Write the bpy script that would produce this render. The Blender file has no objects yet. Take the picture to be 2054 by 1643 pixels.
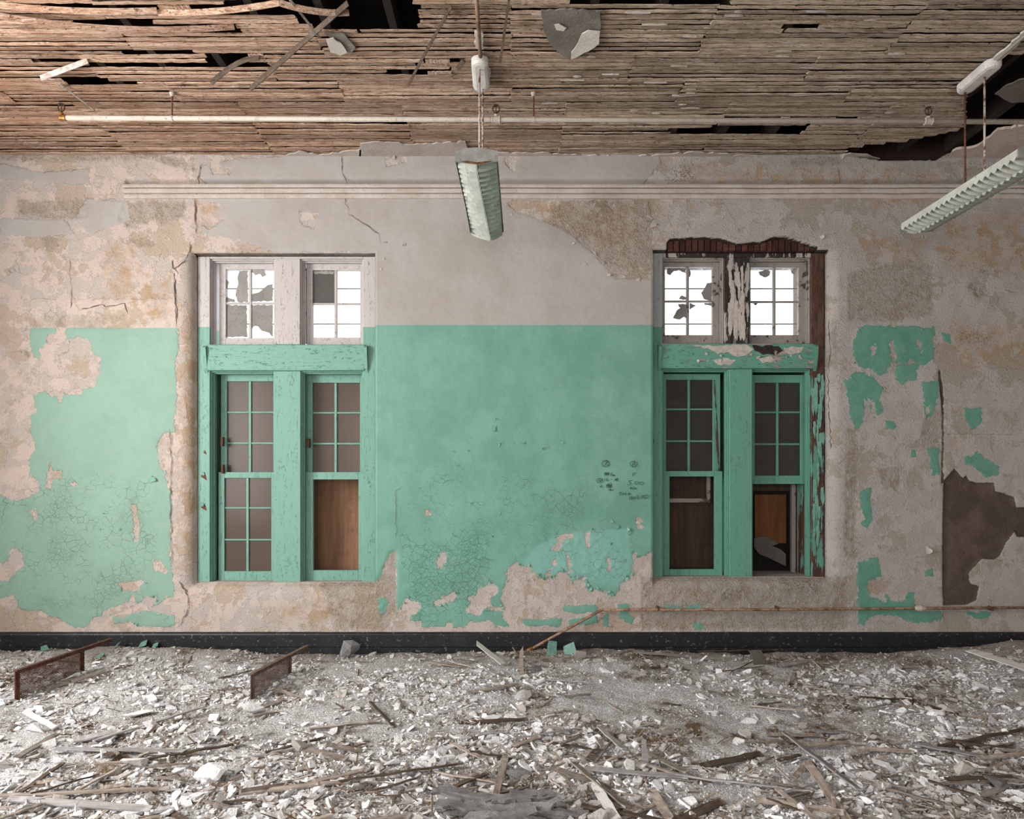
import bpy, bmesh, math, random
import numpy as np
from mathutils import Vector, Matrix

# ------------------------------------------------------------------ camera, world, lights, exposure
SC = bpy.context.scene
COL = SC.collection
F, D0, CZ, HX, HY = 1400.0, 6.0, 1.5, 1027.0, 950.0      # focal length (px), wall distance, eye height, vanishing point (px)
cam_d = bpy.data.cameras.new('camera')
cam_d.sensor_width = 36.0
cam_d.lens = 36.0 * F / 2054.0
cam_d.shift_y = (HY - 821.5) / 2054.0
cam_d.clip_start = 0.05
cam = bpy.data.objects.new('camera', cam_d)
cam.location = (0, -D0, CZ)
cam.rotation_euler = (math.pi / 2, 0, 0)
COL.objects.link(cam)
SC.camera = cam

world = bpy.data.worlds.new('overcast_sky')
SC.world = world
world.use_nodes = True
bg = world.node_tree.nodes['Background']
bg.inputs[0].default_value = (0.95, 0.98, 1.0, 1)
bg.inputs[1].default_value = 3.0


def area_light(name, loc, rot, sx, sy, power, col):
    l = bpy.data.lights.new(name, 'AREA')
    l.shape = 'RECTANGLE'
    l.size, l.size_y, l.energy, l.color = sx, sy, power, col
    o = bpy.data.objects.new(name, l)
    o.location, o.rotation_euler = loc, rot
    COL.objects.link(o)
    return o


# daylight in the side wall's window openings; unseen rear one added for ambient light
area_light('daylight_side_window', (-4.98, -3.4, 2.45), (0, -math.pi / 2, 0), 2.7, 2.2, 365, (1.0, 0.985, 0.965))
area_light('daylight_side_window_far', (-4.98, -6.9, 2.05), (0, -math.pi / 2, 0), 2.7, 1.9, 80, (1.0, 0.99, 0.975))
area_light('daylight_rear_window', (-0.8, -9.9, 2.05), (math.pi / 2, 0, 0), 5.6, 2.7, 130, (1.0, 0.99, 0.985))

vs = SC.view_settings
vs.view_transform = 'Standard'
vs.look = 'None'
vs.gamma = 1.0
vs.use_curve_mapping = False
vs.exposure = -0.12
SC.cycles.max_bounces = 5
SC.cycles.diffuse_bounces = 2
SC.cycles.glossy_bounces = 1
SC.cycles.transmission_bounces = 2
SC.cycles.use_adaptive_sampling = True
SC.cycles.adaptive_threshold = 0.08
SC.cycles.adaptive_min_samples = 16
SC.cycles.transparent_max_bounces = 12
SC.cycles.sample_clamp_indirect = 6.0
SC.cycles.use_denoising = True

random.seed(11)
RNG = np.random.default_rng(11)


# ------------------------------------------------------------------ helpers
def X(px, y=0.0):
    return (px - HX) * (D0 + y) / F


def Z(py, y=0.0):
    return CZ + (HY - py) * (D0 + y) / F


ZC = 4.243                                             # lath ceiling height


def CP(px, py, z=ZC):                                  # photograph point on the ceiling plane -> x, y
    d = (z - CZ) * F / (HY - py)
    return ((px - HX) * d / F, d - D0)


def FP(px, py, z=0.0):                                 # photograph point on the floor plane -> x, y
    d = (CZ - z) * F / (py - HY)
    return ((px - HX) * d / F, d - D0)


def lin(r, g, b):
    f = lambda c: (c / 255) / 12.92 if c <= 10 else ((c / 255 + 0.055) / 1.055) ** 2.4
    return (f(r), f(g), f(b), 1.0)


_lat = RNG.random((256, 256)).astype(np.float64)


def vnoise(x, y):
    xi = np.floor(x).astype(int); yi = np.floor(y).astype(int)
    fx = x - xi; fy = y - yi
    fx = fx * fx * (3 - 2 * fx); fy = fy * fy * (3 - 2 * fy)
    a = _lat[xi & 255, yi & 255]; b = _lat[(xi + 1) & 255, yi & 255]
    c = _lat[xi & 255, (yi + 1) & 255]; d = _lat[(xi + 1) & 255, (yi + 1) & 255]
    return (a * (1 - fx) + b * fx) * (1 - fy) + (c * (1 - fx) + d * fx) * fy


def fbm(x, y, o=4):
    s, a, t = 0.0, 1.0, 0.0
    for k in range(o):
        s = s + a * vnoise(x * 2 ** k + 17.3 * k, y * 2 ** k + 5.1 * k)
        t += a; a *= 0.5
    return s / t - 0.5


def fast_mesh(name, co, faces, mat=None, smooth=False):
    """faces: (n,k) int array, or list of such arrays with different k"""
    me = bpy.data.meshes.new(name)
    co = np.asarray(co, dtype=np.float32)
    if not isinstance(faces, list):
        faces = [faces]
    faces = [np.asarray(f, dtype=np.int32) for f in faces if len(f)]
    me.vertices.add(len(co)); me.vertices.foreach_set('co', co.ravel())
    loops = np.concatenate([f.ravel() for f in faces])
    tot = np.concatenate([np.full(len(f), f.shape[1], dtype=np.int32) for f in faces])
    start = np.concatenate([[0], np.cumsum(tot)[:-1]]).astype(np.int32)
    me.loops.add(len(loops)); me.loops.foreach_set('vertex_index', loops)
    me.polygons.add(len(tot)); me.polygons.foreach_set('loop_start', start)
    me.polygons.foreach_set('loop_total', tot)
    me.polygons.foreach_set('use_smooth', np.full(len(tot), smooth))
    me.update(calc_edges=True)
    if mat:
        me.materials.append(mat)
    return me


def link(name, me, parent=None, loc=(0, 0, 0), **props):
    o = bpy.data.objects.new(name, me)
    o.location = loc
    COL.objects.link(o)
    if parent:
        o.parent = parent
    for k, v in props.items():
        o[k] = v
    return o


def empty(name, loc=(0, 0, 0), **props):
    o = bpy.data.objects.new(name, None)
    o.empty_display_size = 0.1
    o.location = loc
    COL.objects.link(o)
    for k, v in props.items():
        o[k] = v
    return o


class MB:
    """collects world-space shapes; build() links them as one mesh, local to its parent"""

    def __init__(s):
        s.v, s.f = [], []

    def add(s, vs, fs):
        n = len(s.v)
        s.v += [tuple(v) for v in vs]
        s.f += [tuple(i + n for i in f) for f in fs]
        return s

    def box(s, x0, x1, y0, y1, z0, z1):
        vs = [(x, y, z) for z in (z0, z1) for y in (y0, y1) for x in (x0, x1)]
        return s.add(vs, [(0, 2, 3, 1), (4, 5, 7, 6), (0, 1, 5, 4), (2, 6, 7, 3), (0, 4, 6, 2), (1, 3, 7, 5)])

    def beam(s, p, q, w, h, up=(0, 0, 1)):
        p, q = Vector(p), Vector(q)
        d = (q - p).normalized(); u = Vector(up)
        a = d.cross(u)
        if a.length < 1e-4:
            a = d.cross(Vector((1, 0, 0)))
        a.normalize(); b = a.cross(d)
        vs = []
        for e in (p, q):
            for i, j in ((-1, -1), (1, -1), (1, 1), (-1, 1)):
                vs.append(e + a * (i * w / 2) + b * (j * h / 2))
        return s.add(vs, [(0, 1, 2, 3), (7, 6, 5, 4), (0, 4, 5, 1), (1, 5, 6, 2), (2, 6, 7, 3), (3, 7, 4, 0)])

    def tube(s, pts, r, n=10, cap=True):
        pts = [Vector(p) for p in pts]
        rr = r if isinstance(r, (list, tuple)) else [r] * len(pts)
        vs, fs = [], []
        t0 = (pts[1] - pts[0]).normalized()
        a = t0.orthogonal().normalized()
        for i, p in enumerate(pts):
            t = (pts[min(i + 1, len(pts) - 1)] - pts[max(i - 1, 0)]).normalized()
            a = (a - t * a.dot(t)).normalized(); b = t.cross(a)
            for k in range(n):
                th = 2 * math.pi * k / n
                vs.append(p + (a * math.cos(th) + b * math.sin(th)) * rr[i])
        for i in range(len(pts) - 1):
            for k in range(n):
                k2 = (k + 1) % n
                fs.append((i * n + k, i * n + k2, (i + 1) * n + k2, (i + 1) * n + k))
        if cap:
            fs.append(tuple(reversed(range(n)))); m = (len(pts) - 1) * n
            fs.append(tuple(range(m, m + n)))
        return s.add(vs, fs)

    def prism(s, poly, fa, fb):
        """poly of 2-D points; fa / fb map them to the two 3-D faces"""
        n = len(poly)
        vs = [fa(*p) for p in poly] + [fb(*p) for p in poly]
        fs = [tuple(range(n)), tuple(reversed(range(n, 2 * n)))]
        fs += [(i, i + n, (i + 1) % n + n, (i + 1) % n) for i in range(n)]
        return s.add(vs, fs)

    def build(s, name, mat, parent=None, origin=None, bevel=0.0, smooth=False, **props):
        if parent is not None:
            off = Vector((0, 0, 0)); p = parent
            while p is not None:
                off += p.location; p = p.parent
        else:
            off = Vector(origin) if origin is not None else Vector((0, 0, 0))
        me = bpy.data.meshes.new(name)
        me.from_pydata([tuple(Vector(v) - off) for v in s.v], [], s.f)
        bm = bmesh.new(); bm.from_mesh(me)
        bmesh.ops.recalc_face_normals(bm, faces=bm.faces)
        if bevel > 0:
            bmesh.ops.bevel(bm, geom=list(bm.edges), offset=bevel, segments=1, affect='EDGES', profile=0.5)
        for f in bm.faces:
            f.smooth = smooth
        bm.to_mesh(me); bm.free()
        if mat:
            me.materials.append(mat)
        return link(name, me, parent, (0, 0, 0) if parent is not None else tuple(off), **props)


def jag(poly, amp, step, rnd=random):
    """ragged outline: subdivide and jitter a polygon"""
    out = []
    for i, p in enumerate(poly):
        q = poly[(i + 1) % len(poly)]
        L = math.hypot(q[0] - p[0], q[1] - p[1]); n = max(1, int(L / step))
        for k in range(n):
            t = k / n
            a = amp if k else amp * 0.4
            out.append((p[0] + (q[0] - p[0]) * t + rnd.uniform(-a, a), p[1] + (q[1] - p[1]) * t + rnd.uniform(-a, a)))
    return out


def inside(poly, x, y):
    c = False; j = len(poly) - 1
    for i in range(len(poly)):
        xi, yi = poly[i]; xj, yj = poly[j]
        if (yi > y) != (yj > y) and x < (xj - xi) * (y - yi) / (yj - yi) + xi:
            c = not c
        j = i
    return c


def sdf_max(acc, xs, zs, poly, margin=0.12, sub=False):
    """acc: signed distance (+ inside) over grid points; union with poly, or subtract it"""
    P = np.array(poly)
    lo = P.min(0) - margin; hi = P.max(0) + margin
    m = np.where((xs > lo[0]) & (xs < hi[0]) & (zs > lo[1]) & (zs < hi[1]))[0]
    if not len(m):
        return
    x = xs[m]; z = zs[m]
    best = np.full(len(m), 1e9); ins = np.zeros(len(m), bool)
    for i in range(len(P)):
        a = P[i]; b = P[(i + 1) % len(P)]
        e = b - a; L2 = (e ** 2).sum() + 1e-12
        t = np.clip(((x - a[0]) * e[0] + (z - a[1]) * e[1]) / L2, 0, 1)
        best = np.minimum(best, np.hypot(x - a[0] - t * e[0], z - a[1] - t * e[1]))
        if a[1] != b[1]:
            ins ^= ((a[1] > z) != (b[1] > z)) & (x < e[0] * (z - a[1]) / e[1] + a[0])
    s = np.where(ins, best, -best)
    acc[m] = np.minimum(acc[m], -s) if sub else np.maximum(acc[m], s)


# ------------------------------------------------------------------ material helper
class NT:
    def __init__(s, name):
        s.m = bpy.data.materials.new(name); s.m.use_nodes = True
        s.t = s.m.node_tree; s.t.nodes.clear()
        s.out = s.t.nodes.new('ShaderNodeOutputMaterial')
        s._pos = None

    def n(s, typ, ins=None, **props):
        nd = s.t.nodes.new('ShaderNode' + typ)
        for k, v in props.items():
            setattr(nd, k, v)
        for k, v in (ins or {}).items():
            s.set(nd.inputs[k], v)
        return nd

    def set(s, sock, v):
        if isinstance(v, bpy.types.NodeSocket):
            s.t.links.new(v, sock)
        elif sock.type == 'RGBA' and isinstance(v, tuple) and len(v) == 3:
            sock.default_value = (*v, 1)
        else:
            sock.default_value = v

    @property
    def pos(s):
        if s._pos is None:
            s._pos = s.n('NewGeometry').outputs['Position']
        return s._pos

    def xyz(s, v=None):
        return s.n('SeparateXYZ', {0: v or s.pos}).outputs

    def scaled(s, sc, v=None):
        return s.n('VectorMath', {0: v or s.pos, 1: sc}, operation='MULTIPLY').outputs[0]

    def noise(s, scale, detail=4.0, rough=0.6, v=None, dist=0.0):
        return s.n('TexNoise', {'Vector': v or s.pos, 'Scale': scale, 'Detail': detail, 'Roughness': rough, 'Distortion': dist}).outputs[0]

    def vor(s, scale, v=None, feature='DISTANCE_TO_EDGE'):
        nd = s.n('TexVoronoi', {'Vector': v or s.pos, 'Scale': scale}, feature=feature)
        return nd.outputs['Distance'] if feature != 'COL' else nd.outputs['Color']

    def m_(s, op, a, b=0.0, c=0.0, clamp=False):
        return s.n('Math', {0: a, 1: b, 2: c}, operation=op, use_clamp=clamp).outputs[0]

    def step(s, v, lo, hi):
        return s.n('MapRange', {0: v, 1: lo, 2: hi, 3: 0.0, 4: 1.0}, interpolation_type='SMOOTHSTEP').outputs[0]

    def mix(s, f, a, b):
        nd = s.n('Mix', {0: f, 6: a, 7: b}, data_type='RGBA')
        return nd.outputs[2]

    def attr(s, name):
        return s.n('Attribute', attribute_name=name).outputs['Fac']

    def rnd(s):
        return s.n('ObjectInfo').outputs['Random']

    def bump(s, h, dist, strength=1.0, normal=None):
        ins = {'Height': h, 'Distance': dist, 'Strength': strength}
        if normal is not None:
            ins['Normal'] = normal
        return s.n('Bump', ins).outputs[0]

    def pbr(s, col, rough=0.8, normal=None, metal=0.0, spec=0.3, out=True):
        ins = {'Base Color': col, 'Roughness': rough, 'Metallic': metal, 'Specular IOR Level': spec}
        if normal is not None:
            ins['Normal'] = normal
        b = s.n('BsdfPrincipled', ins)
        if out:
            s.t.links.new(b.outputs[0], s.out.inputs[0])
        return b.outputs[0]


# ------------------------------------------------------------------ materials
GREEN = lin(118, 165, 148)
GREEN_D = lin(105, 153, 136)


def mat_wall():
    t = NT('peeling_wall_paint')
    p = t.pos; xx, yy, zz = t.xyz()
    nb = t.noise(2.2, 3, 0.6); nm = t.noise(11, 4, 0.65); nf = t.noise(70, 3, 0.7)
    n2 = t.noise(5.5, 4, 0.7, v=t.n('VectorMath', {0: p, 1: (7.1, 3.3, 1.7)}, operation='ADD').outputs[0])
    wob = t.n('VectorMath', {0: p, 1: t.n('VectorMath', {0: t.n('TexNoise', {'Vector': p, 'Scale': 14.0, 'Detail': 3.0}).outputs[1], 1: (0.06, 0.06, 0.06)}, operation='MULTIPLY').outputs[0]}, operation='ADD').outputs[0]
    cell = t.n('TexVoronoi', {'Vector': wob, 'Scale': 34.0}).outputs['Color']
    cv = t.n('SeparateXYZ', {0: cell}).outputs[0]
    edge = t.m_('ADD', t.m_('MULTIPLY', t.m_('SUBTRACT', nm, 0.5), 0.085), t.m_('MULTIPLY', t.m_('SUBTRACT', nf, 0.5), 0.026))
    edge_s = t.m_('ADD', t.m_('MULTIPLY', edge, 0.5), t.m_('MULTIPLY', t.m_('SUBTRACT', cv, 0.5), 0.020))
    # bare plaster: pink, tan and grey coats flaked off each other
    warm = t.step(xx, 2.1, 0.7)
    left = t.step(xx, -2.0, -2.8)
    pink = t.mix(warm, lin(182, 175, 170), lin(194, 182, 174))
    pink = t.mix(t.m_('MULTIPLY', left, 0.6), pink, lin(200, 180, 169))
    tan = t.mix(warm, lin(162, 152, 140), lin(176, 158, 140))
    grey = t.mix(warm, lin(170, 165, 161), lin(176, 167, 160))
    l1 = t.step(t.m_('ADD', n2, t.m_('MULTIPLY', t.m_('SUBTRACT', nf, 0.5), 0.12)), 0.50, 0.515)
    l2 = t.m_('MULTIPLY', t.step(t.m_('ADD', nb, t.m_('MULTIPLY', t.m_('SUBTRACT', nm, 0.5), 0.5)), 0.55, 0.575), 0.85)
    base = t.mix(t.m_('MULTIPLY', l1, 0.7), pink, grey)
    base = t.mix(l2, base, tan)
    base = t.mix(t.m_('MULTIPLY', t.step(nm, 0.52, 0.68), 0.35), base, lin(186, 164, 140))
    base = t.mix(t.m_('MULTIPLY', t.step(nf, 0.58, 0.70), 0.40), base, lin(120, 104, 90))
    base = t.mix(t.m_('MULTIPLY', t.step(nf, 0.42, 0.32), 0.35), base, lin(222, 214, 206))
    och = t.step(t.m_('ADD', t.attr('ochre'), t.m_('MULTIPLY', edge, 1.6)), -0.07, 0.10)
    base = t.mix(t.m_('MULTIPLY', och, t.m_('MULTIPLY_ADD', t.step(nm, 0.35, 0.65), 0.55, 0.08, clamp=True)), base, lin(170, 138, 102))
    rgh = t.step(t.m_('ADD', t.attr('rough'), t.m_('MULTIPLY', edge_s, 1.6)), -0.02, 0.02)
    rcol = t.mix(t.step(nf, 0.35, 0.65), lin(136, 122, 106), lin(182, 168, 150))
    base = t.mix(t.m_('MULTIPLY', rgh, t.m_('MULTIPLY_ADD', t.step(nm, 0.4, 0.6), 0.4, 0.3)), base, rcol)
    moss = t.step(t.m_('ADD', t.attr('mold'), edge), -0.02, 0.08)
    base = t.mix(t.m_('MULTIPLY', moss, t.m_('MULTIPLY', t.step(nf, 0.46, 0.62), 0.7)), base, lin(84, 72, 54))
    # off-white upper paint
    wm = t.step(t.m_('ADD', t.attr('white'), edge_s), -0.003, 0.003)
    wcol = t.mix(t.step(nb, 0.35, 0.65), lin(174, 168, 163), lin(167, 159, 152))
    wcol = t.mix(t.m_('MULTIPLY', t.step(n2, 0.58, 0.75), 0.3), wcol, lin(168, 157, 142))
    col = t.mix(wm, base, wcol)
    # green dado
    g = t.m_('ADD', t.attr('green'), edge_s)
    cap = t.m_('SUBTRACT', t.m_('MULTIPLY_ADD', t.step(xx, -1.9, -1.8), 0.025, 2.752), zz)
    gm0 = t.step(g, -0.0015, 0.0015)
    gm = t.m_('MULTIPLY', gm0, t.step(cap, -0.001, 0.001))
    gcol = t.mix(t.step(nb, 0.35, 0.65), GREEN, GREEN_D)
    gcol = t.mix(t.m_('MULTIPLY', t.step(xx, 2.2, 2.7), 0.75), gcol, t.mix(t.step(nm, 0.4, 0.6), lin(84, 140, 120), lin(100, 150, 132)))
    gcol = t.mix(t.m_('MULTIPLY', t.step(xx, -2.2, -2.9), t.m_('MULTIPLY_ADD', nm, 0.5, 0.25)), gcol, lin(150, 170, 153))
    lt = t.step(t.m_('ADD', t.attr('light'), edge_s), -0.02, 0.02)
    gcol = t.mix(t.m_('MULTIPLY', lt, 0.45), gcol, lin(136, 190, 182))
    gcol = t.mix(t.m_('MULTIPLY', t.step(n2, 0.58, 0.72), 0.22), gcol, lin(116, 152, 136))
    # alligator cracks in the paint, patchy and broken
    v1 = t.vor(15, wob); v2 = t.vor(32, wob)
    ck = t.attr('crackle')
    c1 = t.m_('MULTIPLY', t.step(v1, 0.016, 0.003), t.step(t.m_('ADD', ck, t.m_('MULTIPLY', t.m_('SUBTRACT', n2, 0.5), 3.0)), 0.45, 0.9))
    c2 = t.m_('MULTIPLY', t.step(v2, 0.024, 0.005), t.step(t.m_('ADD', ck, t.m_('MULTIPLY', t.m_('SUBTRACT', nb, 0.5), 3.2)), 0.75, 1.1))
    crack = t.m_('MAXIMUM', c1, t.m_('MULTIPLY', c2, 0.6))
    gcol = t.mix(t.m_('MULTIPLY', crack, 0.26), gcol, lin(72, 104, 92))
    tintv = t.m_('MULTIPLY', t.m_('SUBTRACT', cv, 0.5), t.m_('MULTIPLY', ck, 0.10))
    gcol = t.n('HueSaturation', {'Color': gcol, 'Value': t.m_('ADD', 1.0, tintv)}).outputs[0]
    col = t.mix(gm, col, gcol)
    # fine cracks in the plaster itself
    hv = t.vor(2.6, wob)
    hair = t.m_('MULTIPLY', t.step(hv, 0.005, 0.001), t.step(n2, 0.46, 0.56))
    col = t.mix(t.m_('MULTIPLY', hair, t.m_('MULTIPLY_ADD', t.m_('MAXIMUM', gm, wm), -0.4, 0.5)), col, lin(88, 74, 64))
    # deep scratch coat
    bm_ = t.step(t.m_('ADD', t.attr('brown'), t.m_('MULTIPLY', edge, 0.3)), -0.002, 0.002)
    bcol = t.mix(t.step(n2, 0.35, 0.65), lin(104, 90, 80), lin(84, 71, 63))
    bcol = t.mix(t.m_('MULTIPLY', t.step(nf, 0.62, 0.75), 0.4), bcol, lin(140, 122, 108))
    col = t.mix(bm_, col, bcol)
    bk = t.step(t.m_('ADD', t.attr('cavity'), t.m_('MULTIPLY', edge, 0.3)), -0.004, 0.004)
    col = t.mix(bk, col, lin(52, 36, 30))  # brick recess, plus painted darkness on the wall above the ceiling
    # relief
    pm = t.m_('MAXIMUM', gm0, wm)
    h = t.m_('MULTIPLY', nf, t.m_('MULTIPLY_ADD', rgh, 0.009, t.m_('MULTIPLY_ADD', warm, -0.004, 0.011)))
    h = t.m_('MULTIPLY', h, t.m_('MULTIPLY_ADD', pm, -0.80, 1.0))
    h = t.m_('ADD', h, t.m_('MULTIPLY', pm, 0.0045))
    h = t.m_('SUBTRACT', h, t.m_('MULTIPLY', t.m_('ADD', l1, l2), t.m_('MULTIPLY_ADD', pm, -0.0024, 0.0026)))
    h = t.m_('SUBTRACT', h, t.m_('MULTIPLY', t.m_('MULTIPLY', crack, gm0), 0.0035))
    h = t.m_('ADD', h, t.m_('MULTIPLY', nm, 0.006))
    t.pbr(col, t.m_('MULTIPLY_ADD', gm, -0.36, 0.9), t.bump(h, 1.0, 1.0), spec=0.3)
    return t.m


def mat_plaster(name, c1, c2, c3, sc=1.0, bump=0.004, rough=0.92):
    t = NT(name)
    r = t.rnd()
    nb = t.noise(4 * sc, 6, 0.65); nf = t.noise(45 * sc, 5, 0.7)
    col = t.mix(t.step(nb, 0.4, 0.6), c1, c2)
    col = t.mix(t.m_('MULTIPLY', t.step(nf, 0.52, 0.68), 0.6), col, c3)
    col = t.n('HueSaturation', {'Color': col, 'Value': t.m_('MULTIPLY_ADD', r, 0.3, 0.83)}).outputs[0]
    t.pbr(col, rough, t.bump(nf, bump), spec=0.2)
    return t.m


def mat_painted_wood(name, top, bottom, zsplit, peel=0.0, under=None, under2=None, axis='z', crackd=0.7):
    """old paint on wood: two colours split at a height, cracks along the grain, peeling to what lies beneath"""
    t = NT(name)
    sc = {'z': (1.0, 1.0, 0.09), 'x': (0.09, 1.0, 1.0), 'n': (0.6, 0.6, 0.6)}[axis]
    v = t.scaled(sc); xx, yy, zz = t.xyz()
    nm = t.noise(26, 6, 0.65, v=v); nf = t.noise(110, 4, 0.6, v=v); nb = t.noise(4, 4, 0.6); ni = t.noise(30, 6, 0.65)
    col = bottom if top is None else t.mix(t.step(t.m_('ADD', zz, t.m_('MULTIPLY', t.m_('SUBTRACT', ni, 0.5), 0.006)), zsplit - 0.001, zsplit + 0.001), bottom, top)
    col = t.mix(t.m_('MULTIPLY', t.step(nb, 0.4, 0.7), 0.25), col, t.n('HueSaturation', {'Color': col, 'Value': 0.8}).outputs[0])
    cr = t.m_('MULTIPLY', t.m_('MULTIPLY', t.step(t.m_('ABSOLUTE', t.m_('SUBTRACT', nm, 0.5)), 0.012, 0.002), t.step(ni, 0.44, 0.60)), crackd)
    col = t.mix(cr, col, t.n('HueSaturation', {'Color': col, 'Value': 0.35}).outputs[0])
    spk = t.step(ni, 0.74, 0.78)
    col = t.mix(spk, col, under or lin(70, 58, 48))
    h = t.m_('SUBTRACT', t.m_('MULTIPLY', nf, 0.0006), t.m_('MULTIPLY', cr, 0.0014))
    if peel > 0:
        mask = t.step(t.m_('ADD', t.m_('MULTIPLY', nm, 0.75), t.m_('MULTIPLY', nb, 0.5)), 0.86 - peel * 0.45, 0.87 - peel * 0.45)
        u = t.mix(t.step(nf, 0.4, 0.6), under or lin(70, 50, 40), under2 or lin(48, 36, 30))
        col = t.mix(mask, col, u)
        h = t.m_('SUBTRACT', h, t.m_('MULTIPLY', mask, 0.003))
    t.pbr(col, 0.5, t.bump(h, 1.0), spec=0.4)
    return t.m


def mat_lath():
    t = NT('weathered_lath_wood')
    r = t.rnd(); xx, yy, zz = t.xyz()
    rv = t.n('CombineXYZ', {0: t.m_('MULTIPLY', r, 37.0), 1: t.m_('MULTIPLY', r, 91.0), 2: 0.0}).outputs[0]
    p2 = t.n('VectorMath', {0: t.pos, 1: rv}, operation='ADD').outputs[0]
    st = t.noise(1.0, 3, 0.75, v=t.scaled((6.0, 170.0, 120.0), p2))
    nb = t.noise(1.5, 3, 0.6); nm = t.noise(9, 4, 0.7, v=t.scaled((0.5, 1.5, 1.0))); nf = t.noise(1.0, 4, 0.75, v=t.scaled((26, 150, 60), p2))
    warm = t.step(t.m_('ADD', xx, t.m_('MULTIPLY', t.m_('SUBTRACT', nb, 0.5), 4.0)), 2.0, -2.2)
    a = t.mix(warm, lin(196, 178, 160), lin(200, 172, 150))
    b = t.mix(warm, lin(150, 130, 110), lin(156, 118, 94))
    col = t.mix(t.step(st, 0.38, 0.62), a, b)
    col = t.mix(t.m_('MULTIPLY', t.step(nb, 0.50, 0.64), 0.45), col, t.mix(warm, lin(116, 100, 78), lin(150, 104, 76)))
    col = t.mix(t.m_('MULTIPLY', t.step(nm, 0.56, 0.66), 0.6), col, lin(112, 88, 66))
    col = t.mix(t.m_('MULTIPLY', t.step(nf, 0.56, 0.64), 0.85), col, lin(54, 40, 32))
    col = t.mix(t.m_('MULTIPLY', t.step(nm, 0.45, 0.36), t.m_('MULTIPLY', t.step(nf, 0.47, 0.42), 0.7)), col, lin(214, 203, 190))
    col = t.n('HueSaturation', {'Color': col, 'Value': t.m_('MULTIPLY_ADD', r, 0.60, 0.66)}).outputs[0]
    t.pbr(col, 0.85, t.bump(st, 0.003), spec=0.2)
    return t.m


def mat_wood(name, c1, c2, c3, along=(4.0, 60.0, 60.0), rv=0.4):
    t = NT(name)
    r = t.rnd()
    oc = t.n('TexCoord').outputs['Object']
    st = t.noise(1.0, 6, 0.7, v=t.scaled(along, oc)); nb = t.noise(3, 5, 0.7, v=oc)
    col = t.mix(t.step(st, 0.35, 0.65), c1, c2)
    col = t.mix(t.m_('MULTIPLY', t.step(nb, 0.5, 0.65), 0.6), col, c3)
    col = t.n('HueSaturation', {'Color': col, 'Value': t.m_('MULTIPLY_ADD', r, rv, 1.0 - rv / 2)}).outputs[0]
    t.pbr(col, 0.85, t.bump(st, 0.002), spec=0.2)
    return t.m


def mat_simple(name, c1, c2, scale=8.0, lo=0.4, hi=0.6, rough=0.6, metal=0.0, c3=None, bump=0.001):
    t = NT(name)
    n = t.noise(scale, 6, 0.7); nf = t.noise(scale * 6, 4, 0.7)
    col = t.mix(t.step(n, lo, hi), c1, c2)
    if c3:
        col = t.mix(t.step(nf, 0.60, 0.68), col, c3)
    t.pbr(col, rough, t.bump(nf, bump), metal=metal, spec=0.4)
    return t.m


def mat_glass(name, tint, film, amount, streak=0.3):
    """dusty window glass: clear pane under an uneven film of grime"""
    t = NT(name)
    n = t.noise(7, 5, 0.65); nf = t.noise(160, 2, 0.5)
    tr = t.n('BsdfTransparent', {0: tint}).outputs[0]
    fb = t.pbr(film, 0.55, out=False, spec=0.3)
    gl = t.n('BsdfGlossy', {0: (0.8, 0.8, 0.8, 1), 'Roughness': 0.18}).outputs[0]
    fac = t.m_('ADD', t.m_('MULTIPLY_ADD', n, streak, amount - streak * 0.5), t.m_('MULTIPLY', t.step(nf, 0.70, 0.74), 0.35), clamp=True)
    a = t.n('MixShader', {0: fac, 1: tr, 2: fb}).outputs[0]
    b = t.n('MixShader', {0: 0.03, 1: a, 2: gl}).outputs[0]
    t.t.links.new(b, t.out.inputs[0])
    return t.m


def mat_rubble():
    t = NT('plaster_rubble_dust')
    xx, yy, zz = t.xyz()
    nb = t.noise(1.3, 3, 0.65); nm = t.noise(9, 3, 0.7); nf = t.noise(80, 3, 0.75)
    col = t.mix(t.step(nf, 0.36, 0.62), lin(230, 229, 229), lin(172, 168, 166))
    col = t.mix(t.m_('MULTIPLY', t.step(nb, 0.50, 0.62), t.step(nm, 0.40, 0.58)), col, lin(118, 98, 76))
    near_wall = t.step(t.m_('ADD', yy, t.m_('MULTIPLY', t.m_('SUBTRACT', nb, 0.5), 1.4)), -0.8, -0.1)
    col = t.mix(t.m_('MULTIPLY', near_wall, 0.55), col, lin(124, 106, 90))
    t.pbr(col, 0.95, t.bump(nf, 0.016), spec=0.15)
    return t.m


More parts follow.
